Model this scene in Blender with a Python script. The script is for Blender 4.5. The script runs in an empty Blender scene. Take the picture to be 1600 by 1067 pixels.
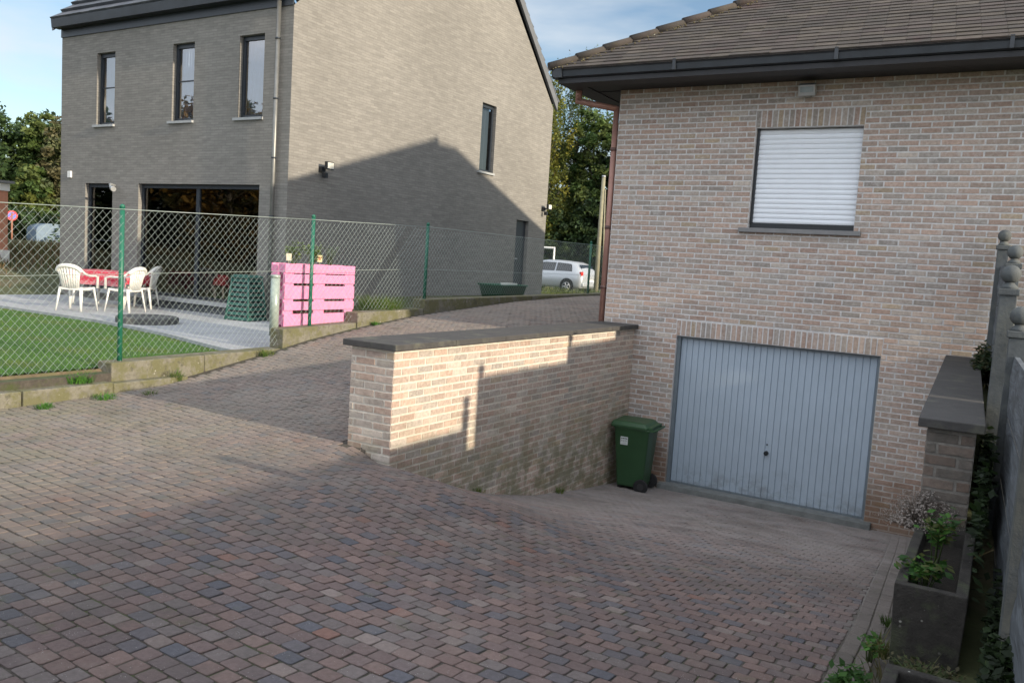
import bpy, math, random
from math import sin, cos, pi, radians, sqrt, atan2, hypot
from mathutils import Vector, Matrix

# ------------------------------------------------------------------ camera, sky, sun, exposure
sc = bpy.context.scene
C = sc.collection
CAM = Vector((4.790, -10.768, 2.829)); YAW, PITCH, ROLL, FPX = 0.5269, -0.0937, 0.0632, 1305.9
fw = Vector((-sin(YAW)*cos(PITCH), cos(YAW)*cos(PITCH), sin(PITCH)))
rt0 = Vector((cos(YAW), sin(YAW), 0)); up0 = rt0.cross(fw)
rt = rt0*cos(ROLL) + up0*sin(ROLL); up = -rt0*sin(ROLL) + up0*cos(ROLL)
cd = bpy.data.cameras.new('camera'); cam = bpy.data.objects.new('camera', cd); C.objects.link(cam)
cam.matrix_world = Matrix(((rt.x, up.x, -fw.x, CAM.x), (rt.y, up.y, -fw.y, CAM.y), (rt.z, up.z, -fw.z, CAM.z), (0, 0, 0, 1)))
cd.sensor_width = 36; cd.lens = 36*FPX/1600; cd.clip_end = 3000; cd.clip_start = 0.05
sc.camera = cam

SUN_S, SUN_T = 0.07, 0.275                      # sideways drift and slope of the sun rays
sdir = Vector((1, -SUN_S, SUN_T)).normalized()  # towards the sun
SUN_EL = math.asin(sdir.z); SUN_AZ = atan2(sdir.x, sdir.y)
w = bpy.data.worlds.new('World'); sc.world = w; w.use_nodes = True
nt = w.node_tree; N = nt.nodes; L = nt.links
bg = N['Background']
sky = N.new('ShaderNodeTexSky'); sky.sky_type = 'NISHITA'; sky.sun_disc = False
sky.sun_elevation = SUN_EL; sky.sun_rotation = SUN_AZ; sky.air_density = 1.0; sky.dust_density = 0.6; sky.ozone_density = 1.6
tc = N.new('ShaderNodeTexCoord'); mp = N.new('ShaderNodeMapping'); mp.inputs['Scale'].default_value = (1.0, 1.6, 5.0)
mp.inputs['Location'].default_value = (0.62, 0.1, 0.35)
nz = N.new('ShaderNodeTexNoise'); nz.inputs['Scale'].default_value = 2.1; nz.inputs['Detail'].default_value = 6; nz.inputs['Roughness'].default_value = 0.5
cr = N.new('ShaderNodeValToRGB'); cr.color_ramp.elements[0].position = 0.44; cr.color_ramp.elements[1].position = 0.66
cr.color_ramp.elements[1].color = (0.9, 0.9, 0.9, 1); cr.color_ramp.elements[0].color = (0.0, 0.0, 0.0, 1)
mx = N.new('ShaderNodeMixRGB'); mx.inputs['Color2'].default_value = (3.6, 3.85, 4.15, 1)
L.new(tc.outputs['Generated'], mp.inputs['Vector']); L.new(mp.outputs['Vector'], nz.inputs['Vector'])
L.new(nz.outputs['Fac'], cr.inputs['Fac'])
sxw = N.new('ShaderNodeSeparateXYZ'); L.new(tc.outputs['Generated'], sxw.inputs[0]); zrw = N.new('ShaderNodeMapRange'); zrw.inputs['From Min'].default_value = 0.42; zrw.inputs['From Max'].default_value = 0.8; zrw.inputs['To Max'].default_value = 0.85
L.new(sxw.outputs['Z'], zrw.inputs['Value']); mxw = N.new('ShaderNodeMath'); mxw.operation = 'MAXIMUM'; L.new(cr.outputs['Color'], mxw.inputs[0]); L.new(zrw.outputs['Result'], mxw.inputs[1]); L.new(mxw.outputs[0], mx.inputs['Fac'])
mz = N.new('ShaderNodeMixRGB'); mz.inputs['Color1'].default_value = (4.8, 5.05, 5.3, 1); mz.inputs['Color2'].default_value = (7.6, 8.0, 8.7, 1)
yrw = N.new('ShaderNodeMapRange'); yrw.inputs['From Min'].default_value = -0.05; yrw.inputs['From Max'].default_value = -0.55; L.new(sxw.outputs['Y'], yrw.inputs['Value'])
mz2 = N.new('ShaderNodeMixRGB'); mz2.inputs['Color2'].default_value = (8.2, 8.7, 9.6, 1); L.new(yrw.outputs['Result'], mz2.inputs['Fac']); L.new(mz.outputs['Color'], mz2.inputs['Color1'])  # unseen bright cloud added behind the camera to fill the shaded walls
mxy = N.new('ShaderNodeMath'); mxy.operation = 'MULTIPLY_ADD'; mxy.inputs[1].default_value = 0.65; mxy.use_clamp = True; L.new(yrw.outputs['Result'], mxy.inputs[0]); L.new(mxw.outputs[0], mxy.inputs[2]); L.new(mxy.outputs[0], mx.inputs['Fac'])
L.new(zrw.outputs['Result'], mz.inputs['Fac']); L.new(mz2.outputs['Color'], mx.inputs['Color2'])   # bright cloud added overhead, out of view, as fill light
L.new(sky.outputs['Color'], mx.inputs['Color1']); L.new(mx.outputs['Color'], bg.inputs['Color'])
bg.inputs['Strength'].default_value = 0.074
sl = bpy.data.lights.new('sun', 'SUN'); sl.energy = 2.45; sl.angle = radians(0.9); sl.color = (1.0, 0.87, 0.68)
so = bpy.data.objects.new('sun', sl); C.objects.link(so); so.rotation_euler = sdir.to_track_quat('Z', 'Y').to_euler()
sc.view_settings.view_transform = 'Standard'; sc.view_settings.look = 'None'
sc.view_settings.exposure = 1.27; sc.view_settings.gamma = 1
sc.render.resolution_x, sc.render.resolution_y = 1024, 682

# ------------------------------------------------------------------ helpers
R = random.Random(7)
def lerp(a, b, t): return a+(b-a)*t
def sstep(t): t = max(0, min(1, t)); return t*t*(3-2*t)
def table(T, y):
    if y <= T[0][0]: return T[0][1]
    for (a, za), (b, zb) in zip(T, T[1:]):
        if y <= b: return za+(zb-za)*(y-a)/(b-a)
    return T[-1][1]

class MB:
    def __init__(s): s.v = []; s.f = []; s.c = []; s.m = []; s.sm = []
    def poly(s, pts, col=(1, 1, 1), m=0, smooth=False):
        n = len(s.v); s.v += [tuple(p) for p in pts]; s.f.append(tuple(range(n, n+len(pts)))); s.c.append(col); s.m.append(m); s.sm.append(smooth)
    def add(s, vs, fs, col=(1, 1, 1), m=0, smooth=False):
        n = len(s.v); s.v += [tuple(p) for p in vs]
        for f in fs: s.f.append(tuple(n+i for i in f)); s.c.append(col); s.m.append(m); s.sm.append(smooth)
    def box(s, x0, x1, y0, y1, z0, z1, col=(1, 1, 1), m=0):
        vs = [(x0, y0, z0), (x1, y0, z0), (x1, y1, z0), (x0, y1, z0), (x0, y0, z1), (x1, y0, z1), (x1, y1, z1), (x0, y1, z1)]
        s.add(vs, [(0, 3, 2, 1), (4, 5, 6, 7), (0, 1, 5, 4), (1, 2, 6, 5), (2, 3, 7, 6), (3, 0, 4, 7)], col, m)
    def obox(s, c, ax, ay, az, col=(1, 1, 1), m=0):   # centre and three half axes
        c, ax, ay, az = map(Vector, (c, ax, ay, az)); vs = []
        for k in (-1, 1):
            for (i, j) in ((-1, -1), (1, -1), (1, 1), (-1, 1)): vs.append(c+ax*i+ay*j+az*k)
        s.add(vs, [(0, 3, 2, 1), (4, 5, 6, 7), (0, 1, 5, 4), (1, 2, 6, 5), (2, 3, 7, 6), (3, 0, 4, 7)], col, m)
    def tube(s, pts, r, n=8, col=(1, 1, 1), m=0, smooth=True, cap=True, flat=1.0):
        pts = [Vector(p) for p in pts]; rs = r if isinstance(r, (list, tuple)) else [r]*len(pts)
        base = len(s.v); pa = None
        for i, p in enumerate(pts):
            t = (pts[min(i+1, len(pts)-1)]-pts[max(i-1, 0)])
            if t.length < 1e-9: t = Vector((0, 0, 1))
            t.normalize()
            a = t.cross(Vector((0, 0, 1))) if pa is None else pa-t*pa.dot(t)
            if a.length < 1e-4: a = t.cross(Vector((1, 0, 0)))
            a.normalize(); b = t.cross(a); pa = a
            for k in range(n):
                q = 2*pi*k/n; s.v.append(tuple(p+(a*cos(q)+b*sin(q)*flat)*rs[i]))
        for i in range(len(pts)-1):
            for k in range(n):
                k2 = (k+1) % n; s.f.append((base+i*n+k, base+i*n+k2, base+(i+1)*n+k2, base+(i+1)*n+k)); s.c.append(col); s.m.append(m); s.sm.append(smooth)
        if cap:
            for st, rev in ((base, True), (base+(len(pts)-1)*n, False)):
                f = tuple(range(st, st+n)); s.f.append(f[::-1] if rev else f); s.c.append(col); s.m.append(m); s.sm.append(False)
    def lathe(s, c, prof, n=16, col=(1, 1, 1), m=0, smooth=True):  # prof: (r, z)
        s.tube_rings([[(c[0]+r*cos(2*pi*k/n), c[1]+r*sin(2*pi*k/n), c[2]+z) for k in range(n)] for r, z in prof], col, m, smooth)
    def tube_rings(s, rings, col=(1, 1, 1), m=0, smooth=True, cap=True):
        base = len(s.v); n = len(rings[0])
        for r in rings: s.v += [tuple(p) for p in r]
        for i in range(len(rings)-1):
            for k in range(n):
                k2 = (k+1) % n; s.f.append((base+i*n+k, base+i*n+k2, base+(i+1)*n+k2, base+(i+1)*n+k)); s.c.append(col); s.m.append(m); s.sm.append(smooth)
        if cap:
            s.f.append(tuple(range(base, base+n))[::-1]); s.c.append(col); s.m.append(m); s.sm.append(False)
            st = base+(len(rings)-1)*n; s.f.append(tuple(range(st, st+n))); s.c.append(col); s.m.append(m); s.sm.append(False)
    def build(s, name, mats, parent=None, bevel=0, seg=2, local=False, uv=True):
        me = bpy.data.meshes.new(name); me.from_pydata(s.v, [], s.f)
        if not isinstance(mats, (list, tuple)): mats = [mats]
        for q in mats: me.materials.append(q)
        nf = len(s.f)
        me.polygons.foreach_set('material_index', s.m); me.polygons.foreach_set('use_smooth', s.sm)
        at = me.attributes.new('col', 'FLOAT_COLOR', 'FACE'); flat = []
        for c in s.c: flat += [c[0], c[1], c[2], 1.0]
        at.data.foreach_set('color', flat)
        me.update()
        if uv and nf < 60000:
            ul = me.uv_layers.new(name='UVMap'); d = [0.0]*(2*len(me.loops)); vs = s.v
            for p in me.polygons:
                n = p.normal; ax = 0 if abs(n.x) > max(abs(n.y), abs(n.z)) else (1 if abs(n.y) > abs(n.z) else 2)
                for li in p.loop_indices:
                    v = vs[me.loops[li].vertex_index]
                    d[2*li], d[2*li+1] = (v[1], v[2]) if ax == 0 else ((v[0], v[2]) if ax == 1 else (v[0], v[1]))
            ul.data.foreach_set('uv', d)
        o = bpy.data.objects.new(name, me); C.objects.link(o)
        if parent is not None:
            o.parent = parent
            if not local:
                q = parent; off = Vector((0, 0, 0))
                while q is not None: off += q.location; q = q.parent
                o.location = -off
        if bevel:
            b = o.modifiers.new('bevel', 'BEVEL'); b.width = bevel; b.segments = seg; b.limit_method = 'ANGLE'; b.angle_limit = radians(40)
        return o

def tag(o, label=None, cat=None, group=None, kind=None):
    if label: o['label'] = label
    if cat: o['category'] = cat
    if group: o['group'] = group
    if kind: o['kind'] = kind
    return o
def thing(name, label, cat, loc=(0, 0, 0), rz=0, group=None):
    o = bpy.data.objects.new(name, None); C.objects.link(o); o.empty_display_size = 0.1
    o.location = loc; o.rotation_euler = (0, 0, rz); return tag(o, label, cat, group)
def dup(root, loc, rz, label, group=None):
    r = root.copy(); C.objects.link(r); r.location = loc; r.rotation_euler = (0, 0, rz); r['label'] = label
    if group: r['group'] = group
    for ch in list(root.children):
        c = ch.copy(); C.objects.link(c); c.parent = r
        for g in list(ch.children):
            d = g.copy(); C.objects.link(d); d.parent = c
    return r

# ------------------------------------------------------------------ materials
def mat(name, col=(0.5, 0.5, 0.5), rough=0.8, metal=0.0, var=0.15, nscale=8.0, bump=0.0, bscale=60.0, attr=False, spec=0.5, stains=()):
    """stains: list of (colour, amount, noise scale, threshold, z0, z1) - dirt patches limited to a height band"""
    m = bpy.data.materials.new(name); m.use_nodes = True; t = m.node_tree; n = t.nodes; l = t.links
    b = n['Principled BSDF']; b.inputs['Roughness'].default_value = rough; b.inputs['Metallic'].default_value = metal
    b.inputs['Specular IOR Level'].default_value = spec
    g = n.new('ShaderNodeNewGeometry')
    if attr:
        a = n.new('ShaderNodeAttribute'); a.attribute_name = 'col'; src = a.outputs['Color']
        if attr == 'mul':
            q = n.new('ShaderNodeMixRGB'); q.blend_type = 'MULTIPLY'; q.inputs['Fac'].default_value = 1; q.inputs['Color2'].default_value = (*col, 1)
            l.new(src, q.inputs['Color1']); src = q.outputs['Color']
    else:
        c = n.new('ShaderNodeRGB'); c.outputs[0].default_value = (*col, 1); src = c.outputs[0]
    if var:
        nz = n.new('ShaderNodeTexNoise'); nz.inputs['Scale'].default_value = nscale; nz.inputs['Detail'].default_value = 6; nz.inputs['Roughness'].default_value = 0.65
        l.new(g.outputs['Position'], nz.inputs['Vector'])
        mr = n.new('ShaderNodeMapRange'); mr.inputs['From Min'].default_value = 0.25; mr.inputs['From Max'].default_value = 0.75
        mr.inputs['To Min'].default_value = 1-var; mr.inputs['To Max'].default_value = 1+var; l.new(nz.outputs['Fac'], mr.inputs['Value'])
        q = n.new('ShaderNodeVectorMath'); q.operation = 'SCALE'; l.new(src, q.inputs[0]); l.new(mr.outputs['Result'], q.inputs['Scale']); src = q.outputs['Vector']
    for (sc_, amt, ns, th, z0, z1) in stains:
        nz = n.new('ShaderNodeTexNoise'); nz.inputs['Scale'].default_value = ns; nz.inputs['Detail'].default_value = 5; nz.inputs['Roughness'].default_value = 0.7
        l.new(g.outputs['Position'], nz.inputs['Vector'])
        mr = n.new('ShaderNodeMapRange'); mr.inputs['From Min'].default_value = th; mr.inputs['From Max'].default_value = th+0.12; mr.inputs['To Max'].default_value = amt
        l.new(nz.outputs['Fac'], mr.inputs['Value']); fac = mr.outputs['Result']
        if z1 is not None:
            sx = n.new('ShaderNodeSeparateXYZ'); l.new(g.outputs['Position'], sx.inputs[0])
            ad = n.new('ShaderNodeMath'); ad.operation = 'ADD'; l.new(sx.outputs['Z'], ad.inputs[0])
            n3 = n.new('ShaderNodeTexNoise'); n3.inputs['Scale'].default_value = 3.0; l.new(g.outputs['Position'], n3.inputs['Vector'])
            m3 = n.new('ShaderNodeMath'); m3.operation = 'MULTIPLY_ADD'; m3.inputs[1].default_value = 0.6; m3.inputs[2].default_value = -0.3
            l.new(n3.outputs['Fac'], m3.inputs[0]); l.new(m3.outputs[0], ad.inputs[1])
            zr = n.new('ShaderNodeMapRange'); zr.inputs['From Min'].default_value = z0; zr.inputs['From Max'].default_value = z1
            zr.inputs['To Min'].default_value = 1; zr.inputs['To Max'].default_value = 0; l.new(ad.outputs[0], zr.inputs['Value'])
            mm = n.new('ShaderNodeMath'); mm.operation = 'MULTIPLY'; l.new(fac, mm.inputs[0]); l.new(zr.outputs['Result'], mm.inputs[1]); fac = mm.outputs[0]
        q = n.new('ShaderNodeMixRGB'); q.inputs['Color2'].default_value = (*sc_, 1); l.new(fac, q.inputs['Fac']); l.new(src, q.inputs['Color1']); src = q.outputs['Color']
    l.new(src, b.inputs['Base Color'])
    if bump:
        nz = n.new('ShaderNodeTexNoise'); nz.inputs['Scale'].default_value = bscale; nz.inputs['Detail'].default_value = 5; nz.inputs['Roughness'].default_value = 0.7
        l.new(g.outputs['Position'], nz.inputs['Vector'])
        bp = n.new('ShaderNodeBump'); bp.inputs['Strength'].default_value = bump; bp.inputs['Distance'].default_value = 0.01
        l.new(nz.outputs['Fac'], bp.inputs['Height']); l.new(bp.outputs['Normal'], b.inputs['Normal'])
    return m

MOSS = (0.11, 0.115, 0.055)
M = {}
M['brick'] = mat('pale_brick', attr=True, rough=0.92, var=0.28, nscale=28, bump=0.5, bscale=70, spec=0.2,
                 stains=[((0.50, 0.47, 0.44), 0.45, 7.0, 0.52, 0, None), ((0.17, 0.095, 0.055), 0.75, 2.5, 0.30, 0.25, 0.75)])
M['mortar'] = mat('pale_mortar', (0.60, 0.585, 0.57), rough=0.95, var=0.22, nscale=20, bump=0.6, bscale=90, spec=0.2,
                  stains=[((0.22, 0.16, 0.11), 0.7, 2.5, 0.34, 0.25, 0.75)])
M['brick_r'] = mat('weathered_brick', attr=True, rough=0.92, var=0.28, nscale=28, bump=0.5, bscale=70, spec=0.2,
                   stains=[((0.52, 0.47, 0.38), 0.35, 7.0, 0.53, 0, None), ((0.17, 0.165, 0.09), 0.7, 5, 0.42, 0.55, 1.45)])
M['mortar_r'] = mat('weathered_mortar', (0.62, 0.57, 0.49), rough=0.95, var=0.2, nscale=20, bump=0.6, bscale=90, spec=0.2,
                    stains=[((0.20, 0.19, 0.11), 0.75, 5, 0.42, 0.5, 1.5)])
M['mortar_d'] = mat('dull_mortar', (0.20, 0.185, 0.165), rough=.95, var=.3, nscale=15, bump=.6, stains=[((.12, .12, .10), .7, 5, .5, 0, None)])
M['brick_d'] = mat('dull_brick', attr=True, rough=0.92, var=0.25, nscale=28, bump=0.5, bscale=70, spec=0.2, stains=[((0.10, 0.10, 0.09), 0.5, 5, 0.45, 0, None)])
M['cap'] = mat('dark_stone', (0.058, 0.055, 0.053), rough=0.85, var=0.25, nscale=9, bump=0.35, bscale=40, stains=[((0.14, 0.14, 0.10), 0.5, 3, 0.55, 0, None), ((0.30, 0.30, 0.28), 0.7, 45, 0.72, 0, None)])
M['concrete'] = mat('old_concrete', (0.185, 0.172, 0.135), rough=0.95, var=0.45, nscale=9, bump=0.8, bscale=45,
                    stains=[((0.125, 0.12, 0.05), 0.8, 4, 0.42, 0, None), ((0.06, 0.055, 0.045), 0.7, 9, 0.54, 0, None), ((0.42, 0.40, 0.34), 0.85, 26, 0.64, 0, None)])
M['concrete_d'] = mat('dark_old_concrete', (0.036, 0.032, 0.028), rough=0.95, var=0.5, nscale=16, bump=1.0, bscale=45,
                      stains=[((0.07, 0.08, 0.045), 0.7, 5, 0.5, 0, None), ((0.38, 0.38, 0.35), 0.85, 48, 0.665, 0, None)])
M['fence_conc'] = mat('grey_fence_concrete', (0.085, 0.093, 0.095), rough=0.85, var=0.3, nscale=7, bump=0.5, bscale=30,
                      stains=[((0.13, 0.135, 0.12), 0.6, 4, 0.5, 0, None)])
M['terrace'] = mat('grey_terrace', (0.36, 0.37, 0.38), rough=0.85, var=0.12, nscale=2, bump=0.15, bscale=50, stains=[((0.25, 0.26, 0.26), 0.5, 1.3, 0.52, 0, None)])
M['white_pl'] = mat('white_plastic', (0.74, 0.73, 0.68), rough=0.4, var=0.05)
M['shutter'] = mat('white_shutter', (0.80, 0.83, 0.87), rough=0.35, var=0.04, nscale=4)
M['door'] = mat('light_grey_door', (0.35, 0.42, 0.49), rough=0.6, var=0.06, nscale=3, stains=[((0.16, 0.17, 0.17), 0.5, 5, 0.45, 0.02, 0.35)])
M['black'] = mat('black_trim', (0.015, 0.018, 0.022), rough=0.45, var=0.1)
M['gutter'] = mat('dark_gutter', (0.026, 0.031, 0.038), rough=0.42, var=0.35, nscale=3)
M['soffit'] = mat('dark_soffit', (0.022, 0.022, 0.025), rough=0.6, var=0.2)
M['green_bin'] = mat('green_plastic', (0.030, 0.082, 0.034), rough=0.42, var=0.12, nscale=5)
M['rubber'] = mat('black_rubber', (0.014, 0.014, 0.015), rough=0.8, var=0.1)
M['copper'] = mat('brown_copper', (0.36, 0.20, 0.16), rough=0.55, metal=0.35, var=0.2, nscale=4)
M['zinc'] = mat('dark_zinc', (0.20, 0.20, 0.19), rough=0.4, metal=0.5, var=0.15)
M['steel'] = mat('grey_metal', (0.42, 0.43, 0.43), rough=0.4, metal=0.4, var=0.1)
M['post'] = mat('green_post', (0.012, 0.125, 0.075), rough=0.45, var=0.12)
M['wire'] = mat('pale_green_wire', (0.34, 0.40, 0.37), rough=0.35, var=0.0)
M['wire_d'] = mat('dull_green_wire', (0.30, 0.42, 0.36), rough=0.4, var=0.0)
M['pink'] = mat('pink_paint', (0.78, 0.27, 0.46), rough=0.6, var=0.10, nscale=14, bump=0.4, bscale=90, stains=[((0.60, 0.22, 0.36), 0.6, 9, 0.52, 0, None), ((0.40, 0.24, 0.22), 0.6, 23, 0.66, 0, None)])
M['compost'] = mat('dark_green_plastic', (0.03, 0.12, 0.095), rough=0.5, var=0.15)
M['glass_d'] = mat('dark_glass', (0.010, 0.012, 0.014), rough=0.03, var=0, spec=0.9)
M['frame'] = mat('anthracite_frame', (0.025, 0.032, 0.042), rough=0.4, var=0.08)
M['sill'] = mat('blue_stone_sill', (0.36, 0.37, 0.37), rough=0.6, var=0.1)
M['sill_d'] = mat('grey_stone_sill', (0.20, 0.20, 0.20), rough=0.7, var=0.15)
M['curtain'] = mat('pale_curtain', (0.62, 0.75, 0.92), rough=0.8, var=0.08)  # blue tint stands in for sky reflected in the upstairs glass
M['tile'] = mat('brown_roof_tile', attr=True, rough=0.9, var=0.3, nscale=5, bump=0.5, bscale=60,
                stains=[((0.075, 0.045, 0.04), 0.8, 1.1, 0.57, 0, None), ((0.10, 0.09, 0.035), 0.4, 9, 0.60, 0, None)])
M['tile_d'] = mat('dark_roof_tile', attr=True, rough=0.55, var=0.15, nscale=5)
M['moss'] = mat('roof_moss', (0.13, 0.11, 0.055), rough=1.0, var=0.5, nscale=30, bump=1, bscale=80)
M['bark'] = mat('grey_bark', (0.13, 0.115, 0.09), rough=0.95, var=0.4, nscale=12, bump=0.7, bscale=30)
M['pole'] = mat('pale_wood_pole', (0.27, 0.25, 0.17), rough=0.85, var=0.2, nscale=6)
M['asphalt'] = mat('asphalt', (0.055, 0.055, 0.055), rough=0.95, var=0.15, nscale=20)
M['soil'] = mat('brown_soil', (0.13, 0.092, 0.055), rough=1, var=0.5, nscale=6, bump=1, bscale=20, stains=[((0.10, 0.11, 0.035), 0.7, 1.4, 0.5, 0, None)])
M['white'] = mat('white_paint', (0.76, 0.75, 0.72), rough=0.6, var=0.05)
M['car'] = mat('silver_car_paint', (0.50, 0.53, 0.56), rough=0.3, metal=0.35, var=0.03)
M['redlamp'] = mat('red_lamp', (0.62, 0.03, 0.02), rough=0.2, var=0.0)
M['sticker'] = mat('white_sticker', (0.66, 0.70, 0.68), rough=0.5, var=0.05)
M['ink'] = mat('dark_ink', (0.03, 0.035, 0.035), rough=0.6, var=0.0)
M['roll'] = mat('grey_green_pipe', (0.36, 0.42, 0.37), rough=0.28, var=0.1, metal=0.2)
M['leaf'] = bpy.data.materials.new('foliage')
def leafmat(m, trans=0.35):
    m.use_nodes = True; t = m.node_tree; n = t.nodes; l = t.links; b = n['Principled BSDF']; out = n['Material Output']
    a = n.new('ShaderNodeAttribute'); a.attribute_name = 'col'; l.new(a.outputs['Color'], b.inputs['Base Color']); b.inputs['Roughness'].default_value = 0.6
    b.inputs['Specular IOR Level'].default_value = 0.3
    tr = n.new('ShaderNodeBsdfTranslucent'); l.new(a.outputs['Color'], tr.inputs['Color']); mx = n.new('ShaderNodeMixShader'); mx.inputs[0].default_value = trans
    l.new(b.outputs[0], mx.inputs[1]); l.new(tr.outputs[0], mx.inputs[2]); l.new(mx.outputs[0], out.inputs['Surface'])
leafmat(M['leaf'])

def flecks(m, scale, col, th=.16, zs=1.0):
    t = m.node_tree; n = t.nodes; l = t.links; b = n['Principled BSDF']; src = b.inputs['Base Color'].links[0].from_socket; g = n.new('ShaderNodeNewGeometry')
    mp = n.new('ShaderNodeMapping'); mp.inputs['Scale'].default_value = (1, 1, zs); l.new(g.outputs['Position'], mp.inputs[0])
    v = n.new('ShaderNodeTexVoronoi'); v.inputs['Scale'].default_value = scale; l.new(mp.outputs[0], v.inputs['Vector'])
    r = n.new('ShaderNodeMapRange'); r.inputs['From Min'].default_value = th; r.inputs['From Max'].default_value = th-.05; l.new(v.outputs['Distance'], r.inputs['Value'])
    k = n.new('ShaderNodeTexNoise'); k.inputs['Scale'].default_value = 6; l.new(g.outputs['Position'], k.inputs['Vector']); r2 = n.new('ShaderNodeMapRange'); r2.inputs['From Min'].default_value = .5; r2.inputs['From Max'].default_value = .58; l.new(k.outputs['Fac'], r2.inputs['Value'])
    mm = n.new('ShaderNodeMath'); mm.operation = 'MULTIPLY'; l.new(r.outputs['Result'], mm.inputs[0]); l.new(r2.outputs['Result'], mm.inputs[1])
    q = n.new('ShaderNodeMixRGB'); q.inputs['Color2'].default_value = (*col, 1); l.new(mm.outputs[0], q.inputs['Fac']); l.new(src, q.inputs['Color1']); l.new(q.outputs['Color'], b.inputs['Base Color'])
flecks(M['concrete_d'], 24, (.40, .39, .35)); flecks(M['concrete'], 16, (.45, .43, .37), .13); flecks(M['cap'], 9, (.35, .34, .30), .06)
# paving: colour per paver, pale sand near the garage, algae at the left, white flecks
def paver_mat():
    m = mat('paver', attr=True, rough=0.9, var=0.2, nscale=45, bump=0.6, bscale=110, spec=0.3); t = m.node_tree; n = t.nodes; l = t.links; b = n['Principled BSDF']
    src = b.inputs['Base Color'].links[0].from_socket; g = n.new('ShaderNodeNewGeometry')
    def noise(s, d=5, r=0.6):
        q = n.new('ShaderNodeTexNoise'); q.inputs['Scale'].default_value = s; q.inputs['Detail'].default_value = d; q.inputs['Roughness'].default_value = r
        l.new(g.outputs['Position'], q.inputs['Vector']); return q.outputs['Fac']
    def rng(v, a, b_, c=0, d=1):
        q = n.new('ShaderNodeMapRange'); q.inputs['From Min'].default_value = a; q.inputs['From Max'].default_value = b_; q.inputs['To Min'].default_value = c; q.inputs['To Max'].default_value = d
        l.new(v, q.inputs['Value']); return q.outputs['Result']
    def mul(a, b_):
        q = n.new('ShaderNodeMath'); q.operation = 'MULTIPLY'; l.new(a, q.inputs[0])
        if isinstance(b_, float): q.inputs[1].default_value = b_
        else: l.new(b_, q.inputs[1])
        return q.outputs[0]
    def mixc(f, c):
        nonlocal src
        q = n.new('ShaderNodeMixRGB'); l.new(f, q.inputs['Fac']); l.new(src, q.inputs['Color1']); q.inputs['Color2'].default_value = (*c, 1); src = q.outputs['Color']
    sx = n.new('ShaderNodeSeparateXYZ'); l.new(g.outputs['Position'], sx.inputs[0]); X, Y, Z = sx.outputs
    patch = noise(1.6)
    mixc(mul(mul(rng(X, 1.6, -1.2), rng(noise(1.1, 6, .7), 0.30, 0.60, 0.45, 1)), 0.62), (0.295, 0.262, 0.222))   # pale tan painted over the sunlit left of the yard to brighten it
    mixc(mul(mul(rng(Z, 0.95, 0.25), rng(patch, 0.30, 0.62, 0.35, 1)), 0.88), (0.325, 0.295, 0.28))        # sand washed down the ramp
    mixc(mul(mul(rng(X, 0.6, -2.6), rng(Y, -4.6, -6.2)), rng(noise(2.3), 0.40, 0.66, 0, 0.6)), (0.17, 0.165, 0.095))   # algae film
    mixc(mul(rng(noise(3.0), 0.54, 0.72), 0.45), (0.085, 0.078, 0.070))
    mixc(mul(rng(noise(0.55, 6, .7), 0.52, 0.68), 0.40), (0.11, 0.10, 0.088))
    mixc(mul(rng(noise(0.9, 6, .7), 0.56, 0.70), 0.35), (0.27, 0.245, 0.215))
    mixc(mul(rng(noise(5.5), 0.60, 0.70), 0.35), (0.10, 0.105, 0.055))
    v = n.new('ShaderNodeTexVoronoi'); v.inputs['Scale'].default_value = 85; l.new(g.outputs['Position'], v.inputs['Vector'])
    fl = mul(rng(v.outputs['Distance'], 0.17, 0.10), rng(noise(14, 2), 0.52, 0.62)); mixc(mul(fl, 0.8), (0.5, 0.49, 0.45))
    l.new(src, b.inputs['Base Color']); return m
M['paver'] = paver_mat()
M['joint'] = mat('joint_soil', (0.072, 0.062, 0.050), rough=1, var=0.4, nscale=30, bump=0.8, bscale=80, stains=[((0.055, 0.07, 0.02), 0.8, 3, 0.52, 0, None), ((0.27, 0.25, 0.235), 0.95, 2, 0.1, 0.45, 1.0)])
def ground_mat():
    m = mat('ground_cover', (0.065, 0.075, 0.03), rough=1, var=0.5, nscale=3, bump=1, bscale=12, stains=[((0.10, 0.085, 0.05), 0.8, 0.9, 0.5, 0, None)]); return m
M['ground'] = ground_mat()

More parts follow.
